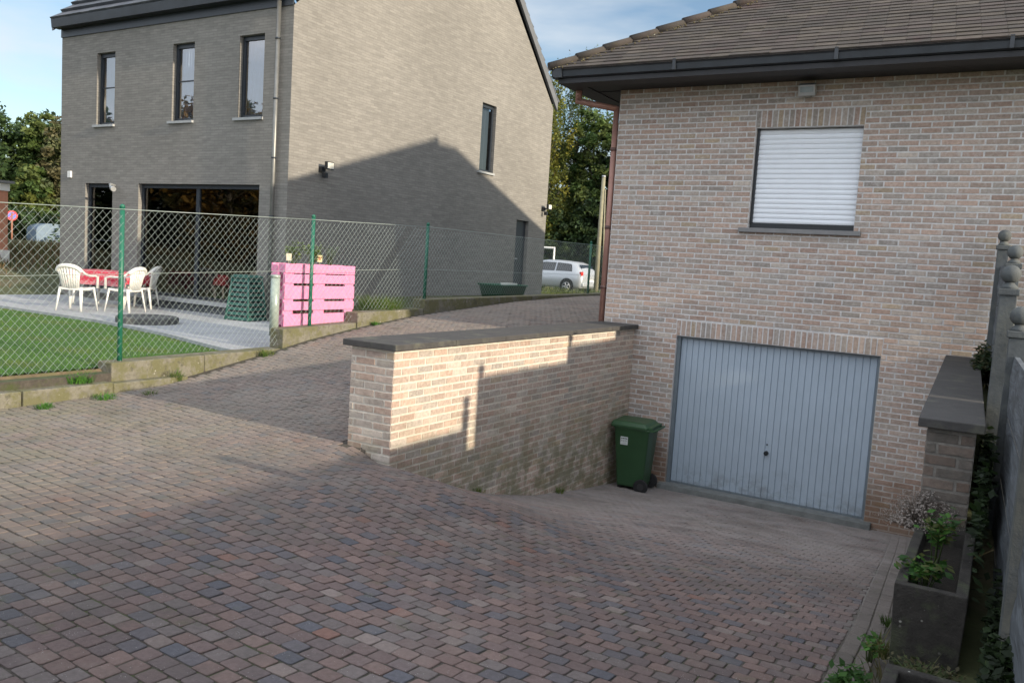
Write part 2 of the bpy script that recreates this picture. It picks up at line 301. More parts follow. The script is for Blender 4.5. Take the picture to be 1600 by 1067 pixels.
def gray_brick():
    m = bpy.data.materials.new('grey_slim_brick'); m.use_nodes = True; t = m.node_tree; n = t.nodes; l = t.links; b = n['Principled BSDF']; b.inputs['Roughness'].default_value = 0.92
    b.inputs['Specular IOR Level'].default_value = 0.2
    uv = n.new('ShaderNodeUVMap'); uv.uv_map = 'UVMap'
    br = n.new('ShaderNodeTexBrick'); br.inputs['Scale'].default_value = 1; br.inputs['Brick Width'].default_value = 0.235; br.inputs['Row Height'].default_value = 0.052
    br.inputs['Mortar Size'].default_value = 0.005; br.inputs['Mortar Smooth'].default_value = 0.3; br.inputs['Bias'].default_value = 0.0
    br.inputs['Color1'].default_value = (0.212, 0.202, 0.186, 1); br.inputs['Color2'].default_value = (0.252, 0.240, 0.220, 1); br.inputs['Mortar'].default_value = (0.185, 0.175, 0.158, 1)
    l.new(uv.outputs[0], br.inputs['Vector'])
    nz = n.new('ShaderNodeTexNoise'); nz.inputs['Scale'].default_value = 1; nz.inputs['Detail'].default_value = 6; nz.inputs['Roughness'].default_value = 0.72
    mp = n.new('ShaderNodeMapping'); mp.inputs['Scale'].default_value = (3.2, 15, 1); l.new(uv.outputs[0], mp.inputs['Vector']); l.new(mp.outputs[0], nz.inputs['Vector'])
    r = n.new('ShaderNodeMapRange'); r.inputs['From Min'].default_value = 0.3; r.inputs['From Max'].default_value = 0.7; r.inputs['To Min'].default_value = 0.84; r.inputs['To Max'].default_value = 1.17
    l.new(nz.outputs['Fac'], r.inputs['Value']); q = n.new('ShaderNodeVectorMath'); q.operation = 'SCALE'; l.new(br.outputs['Color'], q.inputs[0]); l.new(r.outputs['Result'], q.inputs['Scale'])
    n2 = n.new('ShaderNodeTexNoise'); n2.inputs['Scale'].default_value = 0.45; n2.inputs['Detail'].default_value = 3; l.new(uv.outputs[0], n2.inputs['Vector'])
    r2 = n.new('ShaderNodeMapRange'); r2.inputs['From Min'].default_value = 0.3; r2.inputs['From Max'].default_value = 0.7; r2.inputs['To Min'].default_value = 0.92; r2.inputs['To Max'].default_value = 1.08; l.new(n2.outputs['Fac'], r2.inputs['Value'])
    q2 = n.new('ShaderNodeVectorMath'); q2.operation = 'SCALE'; l.new(q.outputs[0], q2.inputs[0]); l.new(r2.outputs['Result'], q2.inputs['Scale']); l.new(q2.outputs[0], b.inputs['Base Color'])
    bp = n.new('ShaderNodeBump'); bp.inputs['Strength'].default_value = 0.5; bp.inputs['Distance'].default_value = 0.008; l.new(nz.outputs['Fac'], bp.inputs['Height']); l.new(bp.outputs[0], b.inputs['Normal'])
    return m
M['gbrick'] = gray_brick()
def cloth_mat():
    m = bpy.data.materials.new('dotted_cloth'); m.use_nodes = True; t = m.node_tree; n = t.nodes; l = t.links; b = n['Principled BSDF']; b.inputs['Roughness'].default_value = 0.7
    uv = n.new('ShaderNodeTexCoord'); v = n.new('ShaderNodeTexVoronoi'); v.inputs['Scale'].default_value = 42; v.inputs['Randomness'].default_value = 0.25
    l.new(uv.outputs['Object'], v.inputs['Vector']); r = n.new('ShaderNodeValToRGB'); r.color_ramp.interpolation = 'CONSTANT'
    r.color_ramp.elements[0].color = (0.75, 0.6, 0.6, 1); r.color_ramp.elements[1].position = 0.30; r.color_ramp.elements[1].color = (0.48, 0.025, 0.055, 1)
    l.new(v.outputs['Distance'], r.inputs['Fac']); l.new(r.outputs['Color'], b.inputs['Base Color']); return m
M['cloth'] = cloth_mat()
def pane_mat(name, tint, fres=1.5):
    m = bpy.data.materials.new(name); m.use_nodes = True; t = m.node_tree; n = t.nodes; l = t.links; out = n['Material Output']; n.remove(n['Principled BSDF'])
    tr = n.new('ShaderNodeBsdfTransparent'); tr.inputs[0].default_value = (*tint, 1); gl = n.new('ShaderNodeBsdfGlossy'); gl.inputs['Roughness'].default_value = 0.015
    f = n.new('ShaderNodeFresnel'); f.inputs['IOR'].default_value = fres; mx = n.new('ShaderNodeMixShader')
    g = n.new('ShaderNodeNewGeometry'); nz = n.new('ShaderNodeTexNoise'); nz.inputs['Scale'].default_value = 1.1; l.new(g.outputs['Position'], nz.inputs['Vector'])
    bp = n.new('ShaderNodeBump'); bp.inputs['Strength'].default_value = 0.05; bp.inputs['Distance'].default_value = 0.02; l.new(nz.outputs['Fac'], bp.inputs['Height']); l.new(bp.outputs[0], gl.inputs['Normal'])
    l.new(f.outputs[0], mx.inputs[0]); l.new(tr.outputs[0], mx.inputs[1]); l.new(gl.outputs[0], mx.inputs[2]); l.new(mx.outputs[0], out.inputs['Surface']); return m
M['pane'] = pane_mat('window_glass', (0.9, 0.94, 1.0), 3.8)
M['pane_dim'] = pane_mat('dim_window_glass', (0.5, 0.55, 0.6), 1.9)

# ------------------------------------------------------------------ terrain
ZR = [(-30, 1.3), (-10, 1.24), (-8, 1.22), (-6.5, 1.19), (-5.8, 1.16), (-5.4, 1.10), (-5.29, 1.06), (-4.97, .93), (-4.36, .70), (-3.65, .48), (-2.69, .26), (-1.52, .08), (-.53, -.04), (0, -.09), (20, -.09)]
ZD = [(-30, 1.15), (-9, 1.13), (-6.3, 1.11), (-5.5, 1.13), (-4.56, 1.17), (-4, 1.24), (-2.8, 1.44), (-2.1, 1.57), (-1.17, 1.70), (.4, 1.87), (1.33, 1.93), (3.5, 2.07), (6.4, 2.17), (9, 2.2), (12, 2.12), (18, 1.72), (22, 1.6), (500, 1.6)]
ZG = [(-30, 1.3), (-10, 1.24), (-8.6, 1.215), (-8, 1.18), (-7, 1.06), (-6.3, .965), (-5.35, .82), (-4, .59), (-2.7, .34), (-1.5, .11), (-.6, -.03), (0, -.09), (20, -.09)]
def HP(x, y):
    zd = table(ZD, y)+0.03*max(0, min(1, (x+3.6)/3.6))
    zr = lerp(table(ZR, y), table(ZG, y), sstep((x-0.50)/2.3))
    if y >= -5.27: return zr if x > 0.2 else zd
    k = sstep((-5.27-y)/1.3); a = lerp(-0.004, -2.2, k); b = lerp(0.467, 2.4, k)
    return lerp(zd, zr, sstep((x-a)/(b-a)))
def RX(y): return table([(-30, 4.55), (-8, 4.45), (-6.6, 4.42), (-5.7, 4.40), (-4.1, 4.32), (0, 4.10)], y)   # right edge of the ramp
def GZ(x, y):                                                            # bare ground
    if y > 14 and x < 20: base = lerp(2.1, 1.6, sstep((y-12)/8))
    if x < -3.58:
        if y < -2.0: z = 1.35
        elif y < 11: z = lerp(1.35, 1.95, sstep((y+0.5)/5.0)) if x > -7 else 1.40
        else: z = lerp(1.95, 1.6, sstep((y-11)/8))
        if x < -15.2 and y < 30:
            z = 1.40+1.0*sstep((-15.2-x)/4)*sstep((y+16)/7)*(0.8+0.2*sin(x*.7)*cos(y*.5)) if y < 11 else z+0.5*sstep((-15.2-x)/6)*sstep((28-y)/10)
        return z
    if x <= 0.02 or y > 12: return table(ZD, y) if y > 0 else HP(x, y)
    if y >= 0.05: return -0.25 if x < 13.5 else 1.8
    if x < (4.40-.028*y if y > -5.4 else RX(y)+0.10): return HP(min(x, RX(y)), y)
    return lerp(1.12, 1.9, sstep((y+6)/5)) - 0.0
def grid_axis(dense0, dense1, st, far, extra=()):
    a = [dense0+i*st for i in range(int(round((dense1-dense0)/st))+1)]; d = st; p = dense1
    while p < far: d *= 1.35; p += d; a.append(p)
    d = st; p = dense0
    while p > -far: d *= 1.35; p -= d; a.append(p)
    return sorted(set([round(q, 4) for q in a]+list(extra)))
xs = grid_axis(-4, 5.2, 0.1, 700, (-3.585, -3.575, 0.19, 0.21, 0.015, 0.03)); ys = grid_axis(-13, 1, 0.1, 900, (-0.01, 0.04, 0.06, -5.28, -5.265))
mb = MB(); nx = len(xs)
for y in ys:
    for x in xs: mb.v.append((x, y, GZ(x, y)-(0.0065 if GZ(x, y) > 1.0 else lerp(.0035, .0065, max(0, GZ(x, y))))))
for j in range(len(ys)-1):
    for i in range(nx-1):
        mb.f.append((j*nx+i, j*nx+i+1, (j+1)*nx+i+1, (j+1)*nx+i)); mb.c.append((1, 1, 1)); mb.sm.append(False)
        cx, cy = (xs[i]+xs[i+1])/2, (ys[j]+ys[j+1])/2
        mb.m.append(1 if (-3.6 < cx < RX(cy)+0.05 and -16 < cy < 9.5) else 0)
tag(mb.build('ground', [M['ground'], M['joint']], uv=False), kind='structure')

# ------------------------------------------------------------------ pavers (one mesh: the driveway)
PU, PV = 0.1075, 0.0905
gs = [(-8, -.12), (-1, -.12), (1, -.085), (2.4, -.07), (3.4, 0.0), (4.0, .035), (6, .05)]
gx = [-5+i*0.05 for i in range(221)]; gv = [0.0]
for i in range(1, 221): gv.append(gv[-1]+0.05*table(gs, gx[i]))
def gfun(x):
    t = (x+5)/0.05; i = max(0, min(219, int(t))); return lerp(gv[i], gv[i+1], t-i)
palette = [((0.177, 0.125, 0.112), 7), ((0.161, 0.118, 0.110), 7), ((0.196, 0.138, 0.122), 3), ((0.145, 0.114, 0.110), 5), ((0.126, 0.114, 0.121), 2.6), ((0.104, 0.102, 0.115), 1.3), ((0.158, 0.132, 0.125), 4), ((0.212, 0.170, 0.154), 0.9), ((0.196, 0.113, 0.092), 0.4)]
pal = [c for c, wgt in palette for _ in range(int(wgt*10))]
mb = MB(); RP = random.Random(3)
def paver(x, y, u2, v2, z_of, ang):
    ca, sa = cos(ang), sin(ang); c = RP.choice(pal); k = RP.uniform(0.90, 1.09)*(.9+.16*sin(x*1.3+2*sin(y*.7))*sin(y*1.1+1.0)); c = (c[0]*k, c[1]*k, c[2]*k)
    dz = RP.gauss(0, 0.0011); tx, ty = RP.gauss(0, .011), RP.gauss(0, .011); jit = [RP.gauss(0, .0022) for _ in range(8)]
    n = len(mb.v)
    def P(a, b, h): X = x+a*ca-b*sa; Y = y+a*sa+b*ca; return (X, Y, z_of(X, Y)+h)
    cs = ((-1, -1), (1, -1), (1, 1), (-1, 1))
    # 8-corner rounded top, outer ring lower
    i = 0.0045; ring = []
    for (sx_, sy_) in cs:
        ring += [(sx_*u2, sy_*(v2-0.008)), (sx_*(u2-0.008), sy_*v2)] if sx_*sy_ > 0 else [(sx_*(u2-0.008), sy_*v2), (sx_*u2, sy_*(v2-0.008))]
    ring = [(a+jit[q]*0.6, b+jit[(q+3) % 8]*0.6) for q, (a, b) in enumerate(ring)]
    top = [P(a*(1-i/u2), b*(1-i/v2), dz+a*tx+b*ty) for a, b in ring]; out = [P(a, b, dz-0.0032+a*tx+b*ty) for a, b in ring]; bot = [P(a*1.0, b*1.0, -0.024) for a, b in ring]
    mb.v += top+out+bot; mb.f.append(tuple(n+q for q in range(8))); mb.c.append(c); mb.m.append(0); mb.sm.append(False)
    for q in range(8):
        r = (q+1) % 8
        mb.f.append((n+8+q, n+8+r, n+r, n+q)); mb.c.append(c); mb.m.append(0); mb.sm.append(True)
        mb.f.append((n+16+q, n+16+r, n+8+r, n+8+q)); mb.c.append((c[0]*.8, c[1]*.8, c[2]*.8)); mb.m.append(0); mb.sm.append(False)
rows0, rows1 = int(-13.2/PV), int(9.6/PV)
for j in range(rows0, rows1):
    off = 0.5*(j % 2)
    for i in range(int(-3.7/PU)-1, int(4.6/PU)+2):
        x = (i+off)*PU; y = j*PV+gfun(x)
        if y < -13 or y > 9.3: continue
        if x < -3.46: continue
        if y > -5.30:
            if x > 4.4: continue
            if y > -5.24:
                if -0.05 < x < 0.52: continue
                if x > 0.2 and (y > -0.13 or x > RX(y)-0.20+PU*.5): continue
                if x <= 0.0 and x > -0.06: continue
            else:
                if -0.06 < x < 0.53 and y > -5.32: continue
                if x > RX(y)-0.20+PU*.5: continue
        elif x > RX(y)-0.20+PU*.5: continue
        if y < -9.3 and (x < -1.0): continue
        ang = math.atan(table(gs, x)); hw = PU/2; lim = RX(y)-0.172
        if x+hw > lim:
            lo = x-hw; hw = (lim-lo)/2; x = lo+hw
            if hw < .02: continue
        paver(x+RP.gauss(0, .0015), y+RP.gauss(0, .0015), hw-0.0028-RP.random()*.0012, PV/2-0.0028-RP.random()*.0012, HP, ang)
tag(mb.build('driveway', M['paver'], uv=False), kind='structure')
# edging slabs along the right side of the ramp
mb = MB(); y = -12.0
while y < -0.2:
    ln = 0.21; y2 = min(y+ln, -0.14)
    for dx0, dx1 in ((-0.165, -0.085), (-0.078, 0.0)):
        a, b = RX(y), RX(y2-0.008); za, zb = HP(a-.3, y), HP(b-.3, y2)
        q = RP.uniform(.8, 1.1); c = (.15*q, .130*q, .116*q)
        vs = [(a+dx0, y, za-.03), (a+dx1, y, za-.03), (b+dx1, y2-.008, zb-.03), (b+dx0, y2-.008, zb-.03), (a+dx0, y, za+.002), (a+dx1, y, za+.002), (b+dx1, y2-.008, zb+.002), (b+dx0, y2-.008, zb+.002)]
        mb.add(vs, [(0, 3, 2, 1), (4, 5, 6, 7), (0, 1, 5, 4), (1, 2, 6, 5), (2, 3, 7, 6), (3, 0, 4, 7)], c)
    y = y2
    if y2 >= -0.15: break
tag(mb.build('edging', M['paver'], bevel=0.004, seg=1), kind='structure')

# ------------------------------------------------------------------ brickwork in real geometry
bpal = [((0.379, 0.301, 0.251), 7), ((0.350, 0.274, 0.228), 6), ((0.332, 0.287, 0.249), 4), ((0.383, 0.283, 0.229), 4), ((0.338, 0.247, 0.201), 1.4), ((0.301, 0.267, 0.236), 1.6), ((0.364, 0.290, 0.212), 1.0), ((0.405, 0.350, 0.301), 2)]
bp_ = [c for c, k in bpal for _ in range(int(k*10))]
BL, BH, BJ = 0.222, 0.0677, 0.0145
def brickwork(mbk, O, U, V, Nn, u0, u1, v0, v1, holes=(), vbase=0.0, ubase=0.0, seed=1, soldier=None, scale=1.0, botf=None, k=1.0):
    """bricks standing 5 mm proud of the mortar; holes: (u0,u1,v0,v1); soldier: same but upright bricks"""
    rr = random.Random(seed); O, U, V, Nn = map(Vector, (O, U, V, Nn)); BLs, BHs = BL*scale, BH*scale
    def one(a0, a1, b0, b1):
        c = rr.choice(bp_); q = rr.uniform(.90, 1.16)*k*1.08; c = (c[0]*q, c[1]*q, c[2]*q); e = 0.0028; d = 0.005+rr.gauss(0, .0008); j = lambda: rr.gauss(0, .0011)
        base = [(a0, b0), (a1, b0), (a1, b1), (a0, b1)]; base = [(a+j(), b+j()) for a, b in base]; s = ((1, 1), (-1, 1), (-1, -1), (1, -1))
        bot = [O+U*a+V*b-Nn*0.002 for a, b in base]; top = [O+U*(a+e*sx_)+V*(b+e*sy_)+Nn*d for (a, b), (sx_, sy_) in zip(base, s)]
        mbk.add(bot+top, [(4, 5, 6, 7), (0, 1, 5, 4), (1, 2, 6, 5), (2, 3, 7, 6), (3, 0, 4, 7)], c)
    r0 = int(math.floor((v0-vbase)/BHs)); r1 = int(math.ceil((v1-vbase)/BHs)); blk = list(holes)+([soldier_ for soldier_ in (soldier or [])])
    for r in range(r0, r1):
        b0 = vbase+r*BHs+BJ*.5; b1 = b0+BHs-BJ; b0 = max(b0, v0); b1 = min(b1, v1)
        if b1-b0 < 0.018: continue
        cm = (b0+b1)/2; segs = [(u0, u1)]
        for (h0, h1, g0, g1) in blk:
            if g0 < cm < g1:
                ns = []
                for (a, b) in segs:
                    if h1 <= a or h0 >= b: ns.append((a, b)); continue
                    if a < h0: ns.append((a, h0))
                    if b > h1: ns.append((h1, b))
                segs = ns
        off = (0.5*(r % 2))*BLs
        for (a, b) in segs:
            i = int(math.floor((a-ubase-off)/BLs))
            while True:
                p = ubase+off+i*BLs
                if p >= b: break
                q0, q1 = max(a+.002, p+BJ*.5), min(b-.002, p+BLs-BJ*.5)
                if q1-q0 > 0.025:
                    if botf is None or b1 > botf((q0+q1)/2): one(q0, q1, b0, b1)
                i += 1
    for (h0, h1, g0, g1) in (soldier or []):
        n = max(1, round((h1-h0)/BHs)); st = (h1-h0)/n
        for i in range(n): one(h0+i*st+BJ*.5, h0+(i+1)*st-BJ*.5, g0+.006, g1-.006)
def sheet(mbk, O, U, V, u0, u1, v0, v1, holes=(), m=0, depth=0, N_=None):
    """wall sheet with openings and reveals of the given depth behind it"""
    O, U, V = map(Vector, (O, U, V)); us = sorted({u0, u1, *[h[0] for h in holes], *[h[1] for h in holes]}); vs = sorted({v0, v1, *[h[2] for h in holes], *[h[3] for h in holes]})
    for a, b in zip(us, us[1:]):
        for c, d in zip(vs, vs[1:]):
            if any(h[0] < (a+b)/2 < h[1] and h[2] < (c+d)/2 < h[3] for h in holes): continue
            mbk.poly([O+U*a+V*c, O+U*b+V*c, O+U*b+V*d, O+U*a+V*d], m=m)
    if depth:
        D = -Vector(N_)*depth
        for h in holes:
            cs = [O+U*h[0]+V*h[2], O+U*h[1]+V*h[2], O+U*h[1]+V*h[3], O+U*h[0]+V*h[3]]
            for p, q in zip(cs, cs[1:]+cs[:1]): mbk.poly([p, p+D, q+D, q], m=m)
X_, Y_, Z_ = Vector((1, 0, 0)), Vector((0, 1, 0)), Vector((0, 0, 1))

# ---- right house
house = thing('brick_house', 'pale pink brick house with brown tiled hip roof above a sunken garage', 'house', (0, 0, -0.1))
DO = (1.068, 3.603, -0.13, 2.0); WI = (1.888, 3.158, 3.459, 4.708)
GS = (1.055, 3.616, 2.0, 2.21); WS = (1.875, 3.171, 4.708, 4.925)
mb = MB()
brickwork(mb, (0, 0, 0), X_, Z_, -Y_, 0.0, 9.0, -0.15, 5.42, holes=[DO, WI], seed=5, soldier=[GS, WS], vbase=-0.01)
brickwork(mb, (0, 0, 0), Y_, Z_, -X_, 0.0, 9.9, 1.85, 5.42, seed=6, vbase=-0.01, ubase=0.05)
sheet(mb, (0, 0, 0), X_, Z_, 0, 14, -0.3, 5.42, [DO, WI], m=1, depth=0.16, N_=-Y_)
sheet(mb, (0, 0, 0), Y_, Z_, 0, 9.9, -0.3, 5.42, m=1)
sheet(mb, (0, 9.9, 0), X_, Z_, 0, 14, -0.3, 5.42, m=1); sheet(mb, (14, 0, 0), Y_, Z_, 0, 9.9, -0.3, 5.42, m=1)
mb.build('wall', [M['brick'], M['mortar']], house, uv=False)
# garage door: up-and-over, vertical ribs
door = MB(); y0 = 0.10
ribs = 30; x0, x1 = DO[0]+0.05, DO[1]-0.03; z0, z1 = 0.005, 1.985; pts = []
st = (x1-x0)/ribs
for i in range(ribs):
    a = x0+i*st; pts += [(a, y0), (a+st*.84, y0), (a+st*.88, y0+0.012), (a+st*.96, y0+0.012)]
pts.append((x1, y0))
for p, q in zip(pts, pts[1:]): door.poly([(p[0], p[1], z0), (q[0], q[1], z0), (q[0], q[1], z1), (p[0], p[1], z1)])
do = door.build('garage_door', M['door'], house)
f = MB(); f.box(DO[0]+.002, DO[0]+0.048, 0.05, 0.14, -0.05, 1.998); f.box(DO[1]-0.03, DO[1]-.002, 0.05, 0.14, -0.05, 1.998); f.box(DO[0]+.05, DO[1]-.032, 0.055, 0.14, 1.97, 1.998); f.box(DO[0]+.05, DO[1]-.032, 0.085, 0.13, -0.02, 0.012)
f.build('frame', mat('grey_door_frame', (0.14, 0.17, 0.19), 0.5), do)
h = MB(); h.tube([(2.36, 0.10, 0.60), (2.36, 0.06, 0.60)], 0.028, 14); h.obox((2.36, .055, .60), (.007, 0, 0), (0, .007, 0), (0, 0, .022))
h.build('handle', M['black'], do)
h = MB(); h.tube([(2.36, 0.10, 0.71), (2.36, 0.09, 0.71)], 0.010, 8); h.build('keyhole', M['black'], do)
t = MB(); t.box(0.99, 3.69, -0.10, 0.14, -0.14, -0.012); t.build('threshold', mat('worn_threshold', (0.17, 0.18, 0.175), 0.9, var=.3, bump=.5), house, bevel=0.008)
# window with white roller shutter
wn = MB(); wn.box(WI[0]+.005, WI[1]-.005, 0.075, 0.15, WI[2]+.002, WI[2]+0.065)
win = wn.build('window', M['black'], house)
s_ = MB(); nsl = 19; sz0, sz1 = WI[2]+0.067, WI[3]-0.015; hs = (sz1-sz0)/nsl
for i in range(nsl):
    a = sz0+i*hs; prof = [(a+.003, .100), (a+hs*.18, .090), (a+hs*.5, .0865), (a+hs*.82, .090), (a+hs, .100), (a+hs+.003, .100)]
    for p, q in zip(prof, prof[1:]): s_.poly([(WI[0]+.035, p[1], p[0]), (WI[1]-.008, p[1], p[0]), (WI[1]-.008, q[1], q[0]), (WI[0]+.035, q[1], q[0])], smooth=False)
s_.build('roller_shutter', M['shutter'], win)
g_ = MB(); g_.box(WI[0]+.004, WI[0]+.033, 0.06, 0.12, WI[2]+.067, WI[3]-.002); g_.build('guide_rail', M['black'], win); g_ = MB(); g_.box(WI[1]-.007, WI[1]-.001, 0.07, 0.12, WI[2]+.067, WI[3]-.002); g_.build('guide_rail', M['black'], win)
g_ = MB(); g_.box(1.785, 3.245, -0.06, 0.14, WI[2]-0.055, WI[2]); g_.build('sill', M['sill_d'], win, bevel=0.004)
# floodlight under the eaves
fl = MB(); fl.obox((2.495, -0.12, 5.13), (0.10, 0, 0), (0, 0.045, 0.02), (0, -0.02, 0.062)); fl.box(2.46, 2.53, -0.085, -0.004, 5.05, 5.11)
flo = fl.build('floodlight', M['steel'], house, bevel=0.006)
g2 = MB(); g2.obox((2.495, -0.170, 5.13), (0.075, 0, 0), (0, 0.004, 0.0015), (0, -0.008, 0.040)); g2.build('lens', mat('grey_lens', (0.30, 0.34, 0.36), 0.2), flo)
# gutter, soffit
EZ, OV = 5.45, 0.72
gm = MB()
def gutter_run(mbk, A, B, out, zt):
    A, B, out = Vector(A), Vector(B), Vector(out); prof = [(-.02, 0), (.13, .0), (.14, -.015), (.115, -.05), (.105, -.12), (.07, -.135), (-.02, -.135)]
    r0 = [A+out*a+Z_*(zt+b) for a, b in prof]; r1 = [B+out*a+Z_*(zt+b) for a, b in prof]; mbk.tube_rings([r0, r1], smooth=False)
gutter_run(gm, (-OV+.0, -OV+.14, 0), (14.6, -OV+.14, 0), (0, -1, 0), EZ)
gutter_run(gm, (-OV+.14, -OV-.0, 0), (-OV+.14, 10.6, 0), (-1, 0, 0), EZ)
for x in (1.0, 2.9, 4.6): gm.box(x-.02, x+.02, -OV-.004, -OV+.02, EZ-.13, EZ+.004)
gm.build('gutter', M['gutter'], house)
sf = MB(); sf.box(-OV+.08, 14.6, -OV+.08, -0.35, 5.25, 5.31); sf.box(-OV+.08, -.35, -.35, 10.5, 5.25, 5.31)
for i in range(12):                                   # boarded soffit
    a = -0.35+i*0.058; 
    if a < 0.0: sf.box(-.35, 14.6, a, a+.052, 5.262, 5.300)
for i in range(6): sf.box(-.35+i*.058, -.35+i*.058+.052, -.002, 10.5, 5.262, 5.300)
sf.build('soffit', M['soffit'], house)
# roof: stepped tile courses on the front and left slopes, plain far slopes
PM = 0.62; SL = sqrt(1+PM*PM); RH = 5.3
tl = MB(); rr = random.Random(12); tp = [(0.080, 0.067, 0.054), (0.071, 0.060, 0.051), (0.085, 0.070, 0.057), (0.066, 0.054, 0.047), (0.073, 0.058, 0.052), (0.063, 0.054, 0.047)]
def tile_slope(mbk, O, U, S, Nn, rows, rl, left, right, tw, cols, step, rnd=rr):
    O, U, S, Nn = map(Vector, (O, U, S, Nn)); 
    for r in range(rows):
        s0, s1 = r*rl, (r+1)*rl+0.015; a, b = left(s0), right(s0)
        if b-a < .05: break
        u = a-(tw*.5*(r % 2)); 
        while u < b:
            p, q = max(u+.0015, a), min(u+tw-.0015, b)
            if q-p > 0.02:
                c = rnd.choice(cols); k = rnd.uniform(.85, 1.15); c = tuple(x*k for x in c); dz = rnd.gauss(0, .0018)
                p1, q1 = max(p, left(s1)), min(q, right(s1)); 
                if q1 <= p1: p1 = q1 = max(min((p1+q1)/2, q), p); q1 += .004
                hi = step+dz
                v = [O+U*p+S*s0, O+U*q+S*s0, O+U*q1+S*s1, O+U*p1+S*s1]; w_ = [v[0]+Nn*hi, v[1]+Nn*hi, v[2]+Nn*.002, v[3]+Nn*.002]
                mbk.add(v+w_, [(4, 5, 6, 7), (0, 1, 5, 4), (1, 2, 6, 5), (3, 0, 4, 7)], c)
            u += tw
rl = 0.128; nrow = int(RH*SL/rl)
tile_slope(tl, (-OV, -OV, EZ-.02), X_, Vector((0, 1, PM)).normalized(), Vector((0, -PM, 1)).normalized(), nrow, rl, lambda s: s/SL, lambda s: 9.5-0.0*s, 0.24, tp, .015)
tile_slope(tl, (-OV, 9.9+OV, EZ-.02), -Y_, Vector((1, 0, PM)).normalized(), Vector((-PM, 0, 1)).normalized(), nrow, rl, lambda s: s/SL, lambda s: 10.6+.74-s/SL, 0.24, tp, .015)
rz_ = EZ+RH*PM
A0, A1, B0, B1 = Vector((-OV, -OV, EZ-.03)), Vector((14.6, -OV, EZ-.03)), Vector((-OV, 10.62, EZ-.03)), Vector((14.6, 10.62, EZ-.03)); T0, T1 = Vector((4.6, 4.6, rz_-.03)), Vector((9.3, 4.6, rz_-.03))
for pl in ([A0, A1, T1, T0], [B0, T0, T1, B1], [A0, T0, B0], [A1, B1, T1]): tl.poly(pl, (0.15, 0.12, 0.10))
roof = tl.build('roof', M['tile'], house, uv=False)
hp = MB(); A = Vector((-OV-.02, -OV-.02, EZ+.00)); Bv = Vector((4.6, 4.6, rz_+.02)); n = 20; dv = (Bv-A)/n
for i in range(n): hp.tube([A+dv*i+Vector((0, 0, .005)), A+dv*(i+1.08)+Vector((0, 0, -.012))], [.062, .054], 10, col=tuple(q*.75 for q in rr.choice(tp)), flat=.9)
hp.tube([Bv, (9.3, 4.6, rz_+.02)], .1, 10, col=tp[0])
hp.build('ridge_tiles', M['tile'], roof, uv=False)
ms = MB(); r5 = random.Random(5)
for i in range(260):
    t_ = r5.random()**1.1*0.85; c = A.lerp(Bv, t_)+Vector((0.07+abs(r5.gauss(0, .07)), -0.05-abs(r5.gauss(0, .04)), -.01)); s = r5.uniform(.005, .015)
    c.z = EZ+PM*(min(c.x, c.y)+OV)+.012
    ms.lathe(c, [(0.001, -s*.4), (s, -s*.2), (s*.9, s*.3), (s*.4, s*.6)], 6)
tag(ms.build('moss', M['moss'], roof, uv=False), kind='stuff')
# copper downpipe at the corner, with the swan neck to the gutter
dp = MB(); dp.tube([(-.56, -.16, 5.31), (-.56, -.16, 5.12)], .045, 10); dp.tube([(-.60, -.16, 5.12), (-.06, .02, 5.02)], .042, 10); dp.tube([(-.062, .035, 5.05), (-.062, .035, 1.86)], .040, 12)
dpo = dp.build('downpipe', M['copper'], house)
br = MB()
M['dcop'] = mat('dark_copper', (0.10, 0.055, 0.045), 0.6)
for z in (4.45, 3.38, 2.55): br = MB(); br.tube([(-.062, .035, z), (-.062, .035, z+.045)], .049, 12); br.build('pipe_clamp', M['dcop'], dpo)

# ---- left retaining wall with stone cap
lw = thing('retaining_wall', 'pale brick retaining wall with dark stone coping, sunlit, left of the sunken ramp', 'wall', (0.23, -2.6, 0.5))
RXr, RYn, RXl = 0.467, -5.268, -0.004; TOP = 2.038
mb = MB(); mb.box(RXl+.004, RXr-.004, RYn+.004, -0.003, -0.3, TOP, m=1)
brickwork(mb, (RXr-.004, RYn, 0), Y_, Z_, X_, 0, 5.262, -0.2, TOP, seed=21, vbase=-.012, k=1.06)
brickwork(mb, (RXl, RYn+.004, 0), X_, Z_, -Y_, 0, RXr-RXl, 0.9, TOP, seed=22, vbase=-.012, ubase=.05)
brickwork(mb, (RXl+.004, -0.003, 0), -Y_, Z_, -X_, 0, 5.262, 1.0, TOP, seed=23, vbase=-.012)
mb.build('brickwork', [M['brick_r'], M['mortar_r']], lw, uv=False)
cp = MB(); y = RYn-.054
for i in range(6):
    y2 = y+(0.054-RYn-.002)/6; cp.box(RXl-.055, RXr+.054, y, y2-.004, TOP+.001, TOP+.055); y = y2
cp.build('coping', M['cap'], lw, bevel=0.006)
